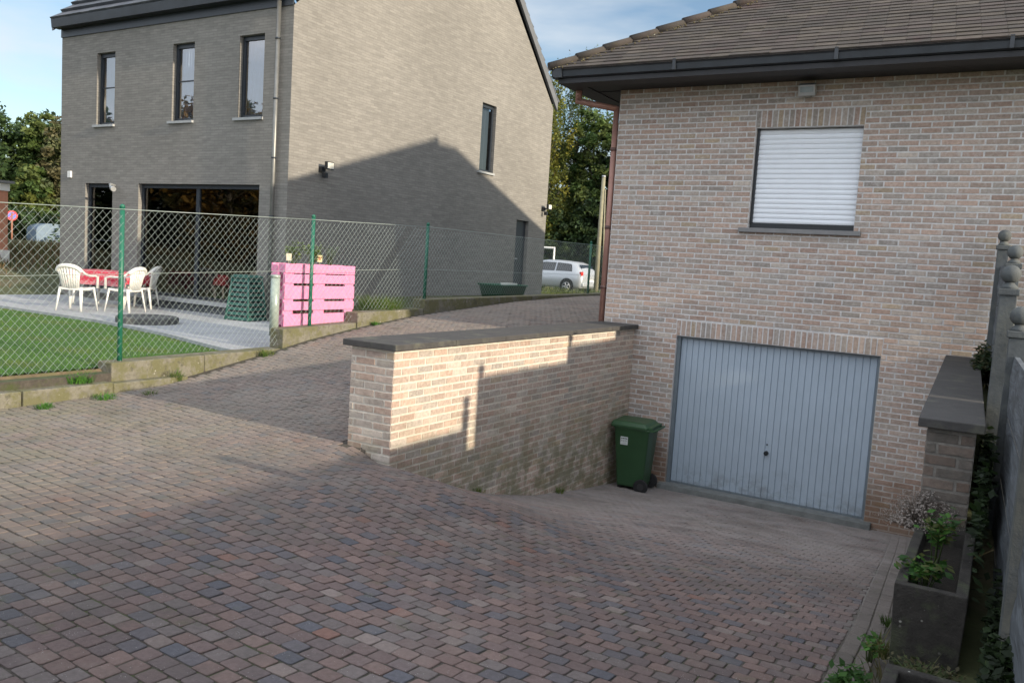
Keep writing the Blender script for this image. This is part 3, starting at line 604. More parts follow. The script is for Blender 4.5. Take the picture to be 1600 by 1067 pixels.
# ---- right retaining wall
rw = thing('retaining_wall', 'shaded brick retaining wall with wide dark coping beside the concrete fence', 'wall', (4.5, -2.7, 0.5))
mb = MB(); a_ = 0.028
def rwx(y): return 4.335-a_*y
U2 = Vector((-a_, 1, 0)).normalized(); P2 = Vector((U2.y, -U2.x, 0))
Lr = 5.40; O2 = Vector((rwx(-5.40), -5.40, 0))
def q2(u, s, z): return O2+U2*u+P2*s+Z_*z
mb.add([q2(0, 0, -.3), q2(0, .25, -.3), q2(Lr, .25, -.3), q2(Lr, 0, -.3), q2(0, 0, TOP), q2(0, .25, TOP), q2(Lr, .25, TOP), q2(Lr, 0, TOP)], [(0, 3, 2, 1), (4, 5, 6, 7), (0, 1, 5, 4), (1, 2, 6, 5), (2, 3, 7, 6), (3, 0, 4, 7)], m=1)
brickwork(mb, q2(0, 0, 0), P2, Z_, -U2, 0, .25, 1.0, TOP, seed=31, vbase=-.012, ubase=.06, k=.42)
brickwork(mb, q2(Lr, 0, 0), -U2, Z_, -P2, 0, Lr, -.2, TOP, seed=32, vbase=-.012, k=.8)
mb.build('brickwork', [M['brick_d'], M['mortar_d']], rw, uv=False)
cp = MB()
for i in range(3):
    u0, u1 = -.05+i*(Lr+.04)/3, -.05+(i+1)*(Lr+.04)/3-.004
    cp.add([q2(u0, -.05, TOP+.001), q2(u0, .29, TOP+.001), q2(u1, .29, TOP+.001), q2(u1, -.05, TOP+.001), q2(u0, -.05, TOP+.055), q2(u0, .29, TOP+.055), q2(u1, .29, TOP+.055), q2(u1, -.05, TOP+.055)], [(0, 3, 2, 1), (4, 5, 6, 7), (0, 1, 5, 4), (1, 2, 6, 5), (2, 3, 7, 6), (3, 0, 4, 7)])
cp.build('coping', M['cap'], rw, bevel=0.006)

# ------------------------------------------------------------------ left house (grey slim brick)
gh = thing('grey_house', 'tall grey brick house with dark window frames and steep gable', 'house', (-7.063, 0.82, 1.4))
TH = -0.011; FX = Vector((cos(TH), sin(TH), 0)); FY = Vector((-sin(TH), cos(TH), 0)); HO = Vector((-7.063, 0.82, 0))
def hf(t, d, z): return HO+FX*t+FY*d+Z_*z
GW, GD, GE = 7.418, 10.12, 7.317
fac_holes = [(-6.06, -5.404, 5.307, 6.877), (-3.446, -2.77, 5.307, 6.877), (-1.442, -.749, 5.307, 6.877), (-4.498, -.76, 1.66, 4.021), (-6.432, -5.418, 1.66, 4.021)]
gab_holes = [(6.454, 7.112, 5.096, 6.80), (8.466, 9.13, 1.95, 4.014)]
mb = MB()
sheet(mb, HO, FX, Z_, -GW, 0, 1.2, GE+.25, fac_holes, depth=.14, N_=-FY)
sheet(mb, HO, FY, Z_, 0, GD, 1.2, GE, gab_holes, depth=.14, N_=FX)
sheet(mb, hf(-GW, 0, 0), FY, Z_, 0, GD, 1.2, GE); sheet(mb, hf(0, GD, 0), FX, Z_, -GW, 0, 1.2, GE)
RZ = GE+0.95*GD/2
for t in (0, -GW): mb.poly([hf(t, 0, GE), hf(t, GD, GE), hf(t, GD/2, RZ)])
mb.build('wall', M['gbrick'], gh)
inner = MB(); inner.poly([hf(-GW+.05, 4.5, 1.3), hf(-.05, 4.5, 1.3), hf(-.05, 4.5, 7.2), hf(-GW+.05, 4.5, 7.2)]); inner.poly([hf(-GW+.02, .2, 1.62), hf(-.05, .2, 1.62), hf(-.05, GD-.1, 1.62), hf(-GW+.02, GD-.1, 1.62)]); inner.poly([hf(-GW+.05, .2, 4.5), hf(-.05, .2, 4.5), hf(-.05, GD-.1, 4.5), hf(-GW+.05, GD-.1, 4.5)])
inner.build('room', mat('dim_interior', (0.10, 0.09, 0.08), .9), gh)
def gwindow(h, face, name, split=None, curtain=None, pane='pane', sill=True, bars=()):
    a, b, c, d = h; P = (lambda u, k, z: hf(u, k, z)) if face == 'f' else (lambda u, k, z: hf(-k, u, z))
    def bx(mbk, u0, u1, k0, k1, z0, z1): 
        vs = [P(u0, k0, z0), P(u1, k0, z0), P(u1, k1, z0), P(u0, k1, z0), P(u0, k0, z1), P(u1, k0, z1), P(u1, k1, z1), P(u0, k1, z1)]
        mbk.add(vs, [(0, 3, 2, 1), (4, 5, 6, 7), (0, 1, 5, 4), (1, 2, 6, 5), (2, 3, 7, 6), (3, 0, 4, 7)])
    fr = MB(); w_ = .065
    bx(fr, a+.002, a+w_, .085, .138, c+.002, d-.002); bx(fr, b-w_, b-.002, .085, .138, c+.002, d-.002); bx(fr, a+w_, b-w_, .085, .138, d-w_-.02, d-.002); bx(fr, a+w_, b-w_, .085, .138, c+.002, c+w_)
    if split: 
        for s in split: bx(fr, s-.05, s+.05, .088, .137, c+w_, d-w_-.02)
    for z in bars: bx(fr, a+w_, b-w_, .1, .13, z-.012, z+.012)
    o = fr.build(name, M['frame'], gh)
    pn = MB(); pn.poly([P(a+w_-.01, .115, c+w_-.01), P(b-w_+.01, .115, c+w_-.01), P(b-w_+.01, .115, d-w_-.01), P(a+w_-.01, .115, d-w_-.01)]); pn.build('pane', M[pane], o)
    if curtain:
        cu = MB(); k = 24
        for i in range(k):
            u0, u1 = lerp(a+.03, b-.03, i/k), lerp(a+.03, b-.03, (i+1)/k); f0, f1 = .20+.018*sin(i*1.9), .20+.018*sin((i+1)*1.9)
            cu.poly([P(u0, f0, c), P(u1, f1, c), P(u1, f1, d), P(u0, f0, d)], smooth=True)
        cu.build('curtain', M['curtain'] if curtain == 1 else curtain, o)
    if sill:
        s_ = MB(); bx(s_, a-.09, b+.02, -.05, .13, c-.05, c); s_.build('sill', M['sill'], o)
    return o
for h, b in zip(fac_holes[:3], ((6.13,), (6.13,), ())): gwindow(h, 'f', 'window', curtain=1, bars=b)
gwindow(fac_holes[3], 'f', 'sliding_door', split=(-2.66,), pane='pane_dim', sill=False)
gwindow(fac_holes[4], 'f', 'back_door', pane='pane_dim', sill=False, bars=(2.75,))
gwindow(gab_holes[0], 'g', 'window', curtain=mat('grey_blind', (0.16, 0.165, 0.16), .8), pane='pane_dim')
sdoor = MB(); a, b, c, d = gab_holes[1]
for (u0, u1, k0, k1, z0, z1) in ((a+.002, b-.002, .10, .135, c, d-.002),): sdoor.add([hf(-k0, u0, z0), hf(-k0, u1, z0), hf(-k1, u1, z0), hf(-k1, u0, z0), hf(-k0, u0, z1), hf(-k0, u1, z1), hf(-k1, u1, z1), hf(-k1, u0, z1)], [(0, 3, 2, 1), (4, 5, 6, 7), (0, 1, 5, 4), (1, 2, 6, 5), (2, 3, 7, 6), (3, 0, 4, 7)])
sdo = sdoor.build('side_door', M['frame'], gh)
hd = MB(); hd.tube([hf(-.09, a+.08, 2.95), hf(-.04, a+.08, 2.95), hf(-.04, a+.2, 2.95)], .012, 8); hd.build('handle', M['steel'], sdo)
def hbox(mbk, t0, t1, d0, d1, z0, z1, col=(1, 1, 1)):
    mbk.add([hf(t0, d0, z0), hf(t1, d0, z0), hf(t1, d1, z0), hf(t0, d1, z0), hf(t0, d0, z1), hf(t1, d0, z1), hf(t1, d1, z1), hf(t0, d1, z1)], [(0, 3, 2, 1), (4, 5, 6, 7), (0, 1, 5, 4), (1, 2, 6, 5), (2, 3, 7, 6), (3, 0, 4, 7)], col)
fa = MB(); hbox(fa, -GW, -.01, -.03, -.002, GE, GE+.20); fa.build('fascia', M['frame'], gh)
gg = MB(); r0 = [(-.03, .18), (-.22, .18), (-.24, .36), (-.23, .37), (-.03, .37)]
gg.tube_rings([[hf(t, a, GE+b) for a, b in r0] for t in (-GW-.06, .12)], smooth=False); gg.build('gutter', M['gutter'], gh)
dp = MB(); dp.tube([hf(-.30, -.09, 7.50), hf(-.30, -.09, 1.45)], .042, 12); dpo = dp.build('downpipe', M['zinc'], gh)
br = MB()
for z in (6.7, 5.6, 4.5, 3.4, 2.3): br = MB(); br.tube([hf(-.30, -.09, z), hf(-.30, -.09, z+.03)], .05, 12); br.build('pipe_clamp', M['frame'], dpo)
tl = MB(); dcol = [(0.085, 0.092, 0.108), (0.075, 0.082, 0.098), (0.095, 0.10, 0.115), (0.07, 0.075, 0.088)]
S1 = Vector(FY+Z_*.95).normalized(); N1 = Vector(Z_-FY*.95).normalized(); nr = int((GD/2+.2)*sqrt(1+.9025)/.34)+1
tile_slope(tl, hf(-GW-.10, -.20, GE+.36-.0), FX, S1, N1, nr, .34, lambda s: 0.0, lambda s: GW+.16, .30, dcol, .07)
S2 = Vector(-FY+Z_*.95).normalized(); N2 = Vector(Z_+FY*.95).normalized()
tile_slope(tl, hf(.06, GD+.20, GE+.36-.16), -FX, S2, N2, nr, .34, lambda s: 0.0, lambda s: GW+.16, .30, dcol, .07)
def rl_(d): return GE+.20+.95*(min(d, GD-d)) if True else 0
for (d0, d1) in ((-.2, GD/2), (GD+.2, GD/2)):
    z0 = GE+.36-.012; z1 = z0+.95*(GD/2+.2)
    for t0, t1 in ((-GW-.1, .06),): tl.poly([hf(t0, d0, z0-.02-(0.16 if d0 > 1 else 0)), hf(t1, d0, z0-.02-(0.16 if d0 > 1 else 0)), hf(t1, d1, z1-.02), hf(t0, d1, z1-.02)], (0.05, 0.055, 0.065))
rf = tl.build('roof', M['tile_d'], gh, uv=False)
for t0, t1 in ((.004, .075), (-GW-.075, -GW-.004)):
    vg = MB()
    for sgn in (0, 1):
        d0, d1 = ((-.2, GD/2) if sgn == 0 else (GD+.12, GD/2)); e0, e1 = GE+.34-(.16 if sgn else 0), GE+.34+.95*(GD/2+.2)
        vs = []
        for t in (t0, t1): vs += [hf(t, d0, e0-.22), hf(t, d0, e0+.04), hf(t, d1, e1+.03), hf(t, d1, e1-.25)]
        vg.add(vs, [(0, 1, 2, 3), (7, 6, 5, 4), (0, 4, 5, 1), (1, 5, 6, 2), (3, 2, 6, 7), (0, 3, 7, 4)], (0.14, 0.145, 0.155))
    vg.build('verge', M['tile_d'], rf, uv=False)
# fittings on the grey house
def flood(P0, outv, side, lit):
    mbk = MB(); P0 = Vector(P0); o = Vector(outv); s = Vector(side)
    mbk.obox(P0+o*.04, o*.04, s*.05, Z_*.05); mbk.tube([P0+o*.05, P0+o*.16+Z_*.02], .018, 8); mbk.obox(P0+o*.20+Z_*.07+s*.03, o*.03, s*.10, Z_*.075)
    mbk.obox(P0+o*.12-Z_*.12, o*.045, s*.035, Z_*.05)
    b = mbk.build('floodlight', M['black'], gh)
    l_ = MB(); l_.obox(P0+o*.236+Z_*.07+s*.03, o*.004, s*.08, Z_*.058); l_.build('lens', mat('pale_lens', (0.7, 0.68, 0.6), .2), b); return b
flood(hf(0.005, .85, 4.42), FX, FY, 1); flood(hf(0.005, 9.86, 4.42), FX, FY, 0)
wl = MB(); wl.tube([hf(-5.33, -.0, 3.97), hf(-5.33, -.12, 3.99), hf(-5.18, -.20, 3.92), hf(-5.10, -.22, 3.86)], .028, 8); wl.tube([hf(-5.10, -.22, 3.90), hf(-5.00, -.25, 3.87)], .055, 10); wl.build('wall_lamp', M['steel'], gh)
bb = MB(); hbox(bb, -7.09, -6.96, -.04, -.001, 4.14, 4.29); bb.build('alarm_box', M['white'], gh, bevel=.006)
st_ = MB(); hbox(st_, -4.62, -.62, -.16, .10, 1.585, 1.655); hbox(st_, -6.55, -5.3, -.16, .10, 1.585, 1.655); st_.build('doorstep', M['sill'], gh)
st_ = MB(); hbox(st_, -4.62, -.62, -.04, -.001, 1.30, 1.58); hbox(st_, -4.4, -.9, -.052, -.042, 1.40, 1.53); st_.build('plinth', mat('dark_plinth', (0.10, 0.11, 0.12), .7), gh)

# ------------------------------------------------------------------ garden: terrace, lawn, kerb, plinth, fence
mb = MB(); TZ = 1.42
def tq(x0, x1, y0, y1):
    pass
edge = [(-15.4, -2.05), (-11.5, -2.05), (-8.5, -2.08), (-7.2, -2.25), (-6.2, -2.42), (-5.0, -2.75), (-4.4, -2.9), (-3.9, -3.0)]
xsn = sorted({e[0] for e in edge}); slab = random.Random(2)
for i in range(len(edge)-1):
    (xa, ya), (xb, yb) = edge[i], edge[i+1]
    mb.add([(xa, ya, TZ-.08), (xb, yb, TZ-.08), (xb, .9, TZ-.08), (xa, .9, TZ-.08), (xa, ya, TZ), (xb, yb, TZ), (xb, .9, TZ), (xa, .9, TZ)], [(4, 5, 6, 7), (0, 1, 5, 4), (3, 0, 4, 7), (1, 2, 6, 5), (2, 3, 7, 6)])
tag(mb.build('terrace', M['terrace']), kind='structure')
# lawn blades
mb = MB(); rg = random.Random(9)
def edge_y(x): return table(edge, x)
lawn = MB()
for i in range(120000):
    x = -3.86-(rg.random()**1.15)*12.5; y = rg.uniform(-8.5, -2.0)
    if y > edge_y(x)-.02: continue
    if x > -3.9: continue
    h_ = rg.uniform(.02, .048); a = rg.uniform(0, 2*pi); w2 = .0055; lx, ly = rg.gauss(0, .016), rg.gauss(0, .016); z = 1.355
    g = rg.random(); pch = .5+.5*sin(x*2.1+1.3*sin(y*1.7)); yb = max(0, sin(x*3.1+y*2.3)*sin(y*4.7-x*1.3))*.8; c = (lerp(.055, .13, g*.6+pch*.3)+.07*yb, lerp(.16, .27, g*.6+pch*.3)-.02*yb, lerp(.018, .045, g)+.01*yb)
    lawn.v += [(x-w2*cos(a), y-w2*sin(a), z), (x+w2*cos(a), y+w2*sin(a), z), (x+lx, y+ly, z+h_)]; n_ = len(lawn.v); lawn.f.append((n_-3, n_-2, n_-1)); lawn.c.append(c); lawn.m.append(0); lawn.sm.append(False)
tag(lawn.build('lawn', M['leaf'], uv=False), 'short bright green lawn behind the wire fence', 'grass', kind='stuff')
mb = MB()
for i in range(len(edge)-1):
    (xa, ya), (xb, yb) = edge[i], edge[i+1]; mb.poly([(xa, -13, 1.370), (xb, -13, 1.370), (xb, yb-.0, 1.370), (xa, ya, 1.370)])
tag(mb.build('lawn_soil', mat('lawn_base', (0.045, 0.10, 0.022), 1, var=.4, nscale=6, bump=1, bscale=60)), kind='structure')
# kerb of old concrete slabs
mb = MB(); y = -13.0; rk = random.Random(4)
while y < -4.2:
    y2 = y+.98; z = 1.262+rk.gauss(0, .006); mb.box(-3.60, -3.44+rk.gauss(0, .004), y, y2-.012, .95, z if y < -5.2 else min(z, 1.25)); y = y2
tag(mb.build('kerb', M['concrete'], bevel=.012), kind='structure')
bank = MB()
for i in range(40):
    y = -13+i*.2
    for (xa, za), (xb, zb) in (((-3.60, 1.24), (-3.68, 1.30)), ((-3.68, 1.30), (-3.78, 1.37))): bank.poly([(xa, y, za), (xa, y+.2, za), (xb, y+.2, zb), (xb, y, zb)])
tag(bank.build('soil_bank', M['soil']), kind='structure')
# the concrete beams that carry the fence step up along the drive
beams = [((-5.10, -2.60), (1.455, 1.475), 'lowest stepped concrete fence footing, lichen spotted, beside the lawn'),
         ((-2.57, -1.08), (1.735, 1.78), 'concrete fence footing under the pink pallet planter'),
         ((-1.06, .60), (1.93, 1.97), 'concrete fence footing with yellow moss right of the pink planter'),
         ((.62, 9.2), (2.12, 2.25), 'long dark concrete fence footing at the far end of the drive')]
for (ya, yb), (za, zb), lab in beams:
    mb = MB(); n = max(1, int((yb-ya)/1.2))
    for i in range(n):
        p, q = lerp(ya, yb, i/n), lerp(ya, yb, (i+1)/n)-.006; z0, z1 = lerp(za, zb, i/n), lerp(za, zb, (i+1)/n)
        xa, xb = -3.83, -3.575
        mb.add([(xa, p, 1.0), (xb, p, 1.0), (xb, q, 1.0), (xa, q, 1.0), (xa, p, z0), (xb, p, z0), (xb, q, z1), (xa, q, z1)], [(0, 3, 2, 1), (4, 5, 6, 7), (0, 1, 5, 4), (1, 2, 6, 5), (2, 3, 7, 6), (3, 0, 4, 7)])
    tag(mb.build('fence_footing', M['concrete'], bevel=.012), lab, 'concrete footing', 'stepped footings under the wire fence')
# chain link fence
fen = thing('chain_link_fence', 'green chain link fence with round green posts along the drive', 'fence', (-3.7, 0, 1.4))
FXX = -3.7
posts = [(-9.0, 1.3, 3.03), (-4.92, 1.44, 3.175), (-1.95, 1.74, 3.30), (.765, 2.1, 3.385), (7.24, 2.2, 3.42), (11.0, 2.0, 3.3)]
for y, z0, z1 in posts:
    mb = MB(); mb.tube([(FXX, y, z0-.1), (FXX, y, z1)], .027, 12); mb.lathe((FXX, y, z1), [(.029, -.015), (.029, .008), (.018, .022), (.002, .028)], 12); mb.build('post', M['post'], fen)
topz = [(-9.0, 3.0), (-4.92, 3.145), (-1.95, 3.255), (.765, 3.338), (7.24, 3.362), (11, 3.26)]
spans = [(-9.0, -4.92, lambda y: 1.375), (-4.92, -1.95, lambda y: 1.47 if y < -2.58 else 1.75), (-1.95, .765, lambda y: 1.76 if y < -1.07 else 1.95), (.765, 7.24, lambda y: 2.14+.012*y), (7.24, 11, lambda y: 2.2)]
DS = 0.088
for k, (ya, yb, bot) in enumerate(spans):
    mb = MB(); r_ = .0015
    for fam in (1, -1):
        y = ya-2.2
        while y < yb+2.2:
            pts = []; stt = 0.0; prev = None; zlo, zhi = 1.2, 3.5; nn = 60; run = []
            for i in range(nn+1):
                z = lerp(zlo, zhi, i/nn); yy = y+fam*(z-2.3)*0.92
                ok = ya < yy < yb and bot(yy) < z < table(topz, yy)
                if ok: run.append((yy, z))
                elif run: break
            if len(run) > 1:
                (y1, z1), (y2, z2) = run[0], run[-1]; xo = .003*fam; d = Vector((0, y2-y1, z2-z1)).normalized(); p = Vector((0, -d.z, d.y))
                A, B = Vector((FXX+.03+xo, y1, z1)), Vector((FXX+.03+xo, y2, z2)); e1, e2, e3 = X_*r_, p*r_*.87-X_*r_*.5, -p*r_*.87-X_*r_*.5
                mb.add([A+e1, A+e2, A+e3, B+e1, B+e2, B+e3], [(0, 1, 4, 3), (1, 2, 5, 4), (2, 0, 3, 5)])
            y += DS
    mb.build('mesh_panel', M['wire'], fen, uv=False)
mb = MB()
for (a, za), (b, zb) in zip(topz, topz[1:]):
    mb.tube([(FXX+.034, a, za), (FXX+.034, b, zb)], .004, 5); mb.tube([(FXX+.036, a, za-.62*1.15), (FXX+.036, b, zb-.62*1.15)], .0025, 5)
mb.build('tension_wire', M['wire'], fen, uv=False)

# ------------------------------------------------------------------ concrete fence on the right
cf = thing('concrete_fence', 'grey concrete panel fence with ball topped posts stepping down the ramp', 'fence', (4.8, -4, 1.2))
cposts = [(4.735, -.90, 3.47, .062), (4.835, -2.28, 3.25, .062), (4.815, -4.20, 3.02, .062), (4.895, -4.44, 2.75, .062), (4.97, -6.65, 2.66, .062), (5.03, -8.75, 2.64, .062), (5.09, -10.85, 2.55, .062)]
for x, y, zt, br_ in cposts:
    mb = MB(); w_ = .052; zb = zt-.20
    mb.box(x-w_, x+w_, y-w_, y-w_*.35, .9, zb); mb.box(x-w_, x+w_, y+w_*.35, y+w_, .9, zb); mb.box(x-w_*.55, x+w_*.55, y-w_*.35, y+w_*.35, .9, zb)
    mb.box(x-w_*1.25, x+w_*1.25, y-w_*1.25, y+w_*1.25, zb+.001, zb+.045)
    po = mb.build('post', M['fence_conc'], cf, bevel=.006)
    b2 = MB(); s = br_
    b2.lathe((x, y, zb+.045), [(.055, 0), (.045, .02), (.028, .035), (.028, .045)]+[(s*sin(q), .045+s*.85-s*cos(q)) for q in [.45+i*.24 for i in range(12)]], 18); b2.build('ball_finial', M['fence_conc'], po, uv=False)
def cpanel(pa, pb, zt):
    (xa, ya), (xb, yb) = pa, pb; d = Vector((xb-xa, yb-ya, 0)); ln = d.length; d.normalize(); n_ = Vector((-d.y, d.x, 0)); n_ = n_ if n_.x < 0 else -n_
    z = zt; k = 0
    while z > 1.0:
        z0 = z-.40; mb = MB(); nu, nv = 34, 8; g = []
        for j in range(nv+1):
            for i in range(nu+1):
                u = ln*i/nu; v = z0+.008+(.40-.008)*j/nv; bump_ = .004*sin(u*7+2*sin(v*9+k))+.003*sin(v*31+u*5)
                g.append(Vector((xa, ya, 0))+d*u+n_*(.017+bump_ if 0 < j < nv else .012)+Z_*v)
        for j in range(nv):
            for i in range(nu): a = j*(nu+1)+i; mb.f.append((a, a+1, a+nu+2, a+nu+1)); mb.c.append((1, 1, 1)); mb.m.append(0); mb.sm.append(True)
        mb.v = [tuple(q) for q in g]
        c = Vector((xa, ya, 0))+d*ln/2; mb.obox(c+Z_*(z0+.204)-n_*.003, d*ln/2, n_*.014, Z_*.195)
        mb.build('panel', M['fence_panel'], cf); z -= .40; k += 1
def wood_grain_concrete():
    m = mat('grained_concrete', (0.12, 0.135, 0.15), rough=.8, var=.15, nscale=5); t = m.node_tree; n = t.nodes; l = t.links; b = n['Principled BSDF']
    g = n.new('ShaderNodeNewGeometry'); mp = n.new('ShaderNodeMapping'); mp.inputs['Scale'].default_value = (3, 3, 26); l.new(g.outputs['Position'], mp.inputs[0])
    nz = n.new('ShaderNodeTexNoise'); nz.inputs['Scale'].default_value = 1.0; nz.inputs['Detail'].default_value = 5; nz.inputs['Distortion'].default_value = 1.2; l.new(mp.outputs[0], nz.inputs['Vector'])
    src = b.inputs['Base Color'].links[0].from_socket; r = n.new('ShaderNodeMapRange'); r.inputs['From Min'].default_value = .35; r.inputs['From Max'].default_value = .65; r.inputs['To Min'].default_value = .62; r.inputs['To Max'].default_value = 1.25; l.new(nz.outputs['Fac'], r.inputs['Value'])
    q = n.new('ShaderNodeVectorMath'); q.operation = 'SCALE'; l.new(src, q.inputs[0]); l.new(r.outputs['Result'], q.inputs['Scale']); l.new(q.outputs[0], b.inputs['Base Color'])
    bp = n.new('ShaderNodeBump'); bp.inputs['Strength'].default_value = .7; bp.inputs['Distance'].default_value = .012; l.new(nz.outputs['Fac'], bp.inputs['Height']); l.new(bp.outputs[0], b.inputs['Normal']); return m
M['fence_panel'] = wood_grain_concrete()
cpanel((4.70, -.12), (4.735, -.90), 3.42); cpanel((4.745, -.95), (4.83, -2.23), 3.10); cpanel((4.79, -2.33), (4.815, -4.15), 2.90)
cpanel((4.90, -4.49), (4.965, -6.59), 2.43); cpanel((4.975, -6.71), (5.025, -8.69), 2.42); cpanel((5.035, -8.81), (5.085, -10.79), 2.40)
cpanel((5.095, -10.91), (5.15, -13.0), 2.40)

# ------------------------------------------------------------------ planters
def planter(y0, y1, x0, x1, zb, zt, lab):
    t = thing('planter_trough', lab, 'planter', ((x0+x1)/2, (y0+y1)/2, zb), group='concrete plant troughs beside the ramp'); mb = MB(); w_ = .05
    def rng(i, z): return [(x0+i, y0+i, z), (x1-i, y0+i, z), (x1-i, y1-i, z), (x0+i, y1-i, z)]
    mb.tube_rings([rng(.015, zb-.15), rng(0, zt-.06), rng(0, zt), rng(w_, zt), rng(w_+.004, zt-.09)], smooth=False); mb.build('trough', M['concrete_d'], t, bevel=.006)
    s = MB(); s.box(x0+w_+.006, x1-w_-.006, y0+w_+.006, y1-w_-.006, zt-.14, zt-.085); s.build('potting_soil', mat('potting_soil', (.02, .016, .012), 1, var=.5, bump=1), t); return t
planter(-6.62, -5.46, 4.49, 4.79, 1.14, 1.48, 'lichen spotted dark concrete trough with leafy plants below the retaining wall')
planter(-8.42, -7.27, 4.54, 4.84, 1.12, 1.37, 'nearer dark concrete trough at the bottom right edge, no plants showing')

def leafcard(mbk, c, n1, s, col, fold=.3):
    n1 = n1.normalized(); a = n1.cross(Vector((R.uniform(-1, 1), R.uniform(-1, 1), R.uniform(-1, 1)))); 
    if a.length < 1e-3: a = Vector((1, 0, 0))
    a.normalize(); b = n1.cross(a)
    mbk.poly([c-a*s, c-b*s*.55, c+a*s, c+b*s*.55], col)
def bush(name, lab, cat, loc, rx, ry, rz, n, ls, cols, stems=6, seed=1, group=None, stemcol=None, flowers=None):
    rr = random.Random(seed); t = thing(name, lab, cat, loc, group=group); mb = MB(); tips = []
    for i in range(stems):
        a = rr.uniform(0, 2*pi); r_ = rr.uniform(.1, .9); tip = Vector((cos(a)*rx*r_, sin(a)*ry*r_, rz*rr.uniform(.6, 1))); mid = tip*.5+Vector((0, 0, rz*.12)); mb.tube([(cos(a)*.01, sin(a)*.01, -.02), mid, tip], [.004, .003, .0015], 5); tips.append((mid, tip))
    mb.build('stem', stemcol or mat('green_stem', (.06, .09, .025), .8), t, local=True, uv=False); lf = MB()
    for i in range(n):
        mid, tip = rr.choice(tips); p = mid.lerp(tip, rr.random()**.6)+Vector((rr.gauss(0, rx*.22), rr.gauss(0, ry*.22), rr.gauss(0, rz*.10)))
        p.z = max(p.z, .01); c = rr.choice(cols); k = rr.uniform(.7, 1.3); leafcard(lf, p, Vector((rr.gauss(0, .5), rr.gauss(0, .5), 1)), ls*rr.uniform(.6, 1.2), tuple(q*k for q in c))
    lf.build('leaves', M['leaf'], t, local=True, uv=False); return t
G1 = [(.045, .12, .018), (.065, .16, .025), (.03, .085, .018), (.10, .12, .03)]
bush('trough_plant', 'bright green leafy plant at the near end of the trough', 'plant', (4.60, -6.42, 1.39), .12, .13, .17, 170, .026, G1, 12, 3)
bush('trough_plant', 'taller green plant in the middle of the trough', 'plant', (4.62, -6.02, 1.39), .10, .16, .32, 190, .024, G1, 9, 4)
# dried cushion shrub with pale twigs
rr = random.Random(8); t = thing('dried_shrub', 'pale grey brown dried flower cushion at the far end of the trough', 'plant', (4.50, -5.42, 1.42)); tw = MB()
for i in range(420):
    a, b = rr.uniform(0, 2*pi), rr.uniform(.05, 1.35); d = Vector((cos(a)*sin(b), sin(a)*sin(b), cos(b))); l_ = rr.uniform(.15, .24); p = d*l_; m_ = d*l_*.5+Vector((rr.gauss(0, .008), rr.gauss(0, .008), .008))
    k = rr.uniform(.7, 1.3); c = (.26*k, .225*k, .19*k)
    tw.tube([(0, 0, 0), m_, p], [.002, .0016, .001], 3, col=c, smooth=False, cap=False)
    for _ in range(7):
        q = p+Vector((rr.gauss(0, .016), rr.gauss(0, .016), rr.gauss(0, .012))); leafcard(tw, q, d+Vector((rr.gauss(0, .4),)*3), rr.uniform(.004, .009), (.33*k, .29*k, .26*k))
tw.build('twigs', M['leaf'], t, local=True, uv=False)
bush('ivy_clump', 'dark ivy tangle between the wall coping and the concrete fence', 'plant', (4.66, -1.1, 1.85), .10, .75, .42, 900, .03, [(.035, .055, .02), (.02, .04, .015), (.10, .10, .05)], 26, 5)
bush('ivy_clump', 'weeds in the gap below the concrete fence panel, coloured near black for shade', 'plant', (4.80, -4.3, 1.15), .05, 2.0, .72, 2600, .032, [(.012, .022, .008), (.018, .034, .010)], 60, 6)  # near-black leaf colour stands in for shade in the gap
bush('weed_clump', 'leafy dock weed beside the bottom right trough', 'weed', (4.40, -7.20, 1.10), .10, .16, .18, 130, .024, [(.03, .085, .015), (.045, .11, .02)], 11, 7)
bush('weed_clump', 'low weeds against the foot of the planted trough', 'weed', (4.43, -6.75, 1.15), .07, .20, .08, 60, .02, G1, 9, 8)
def tuft(lab, loc, rad, h_, n, cols, seed, name='grass_tuft', cat='weed'):
    rr = random.Random(seed); mb = MB(); loc = Vector(loc)
    for i in range(n):
        a = rr.uniform(0, 2*pi); r_ = rad*sqrt(rr.random()); b = loc+Vector((cos(a)*r_, sin(a)*r_, -.01)); lean = Vector((cos(a)*rr.uniform(0, .6)+rr.gauss(0, .25), sin(a)*rr.uniform(0, .6)+rr.gauss(0, .25), 1)); hh = h_*rr.uniform(.4, 1); w_ = .0035; s = Vector((-sin(a), cos(a), 0))*w_
        m_ = b+lean*hh*.55; e = b+lean*hh*.9+Vector((lean.x, lean.y, 0))*hh*.3; c = rr.choice(cols); k = rr.uniform(.7, 1.25); c = tuple(q*k for q in c)
        mb.poly([b-s, b+s, m_+s*.8, m_-s*.8], c); mb.poly([m_-s*.8, m_+s*.8, e], c)
    o = mb.build(name, M['leaf'], uv=False); return tag(o, lab, cat)
GY = [(.10, .17, .03), (.16, .18, .05), (.08, .14, .03)]; GB = [(.06, .17, .03), (.09, .22, .03)]
tuft('bright green weed tuft in the paving by the left kerb', (-3.22, -6.05, 1.12), .09, .07, 160, GB, 41)
tuft('grass tuft in front of the kerb, right of the bright green one', (-3.26, -5.38, 1.135), .13, .08, 170, GB, 42)
tuft('sparse pale stalks in the paving below the first footing', (-3.10, -4.98, 1.15), .08, .10, 50, GY, 43)
tuft('tall yellow green grass against the lowest footing', (-3.50, -4.32, 1.19), .06, .20, 120, GY, 44)
tuft('small grass spot in the shaded paving', (-2.15, -4.25, 1.20), .07, .035, 60, GB, 45)
tuft('weedy tuft where the lowest footing ends', (-3.48, -2.95, 1.41), .10, .13, 120, GY, 46)
tuft('yellow green tuft under the mossy footing', (-3.50, -.72, 1.74), .07, .09, 110, GB, 47)
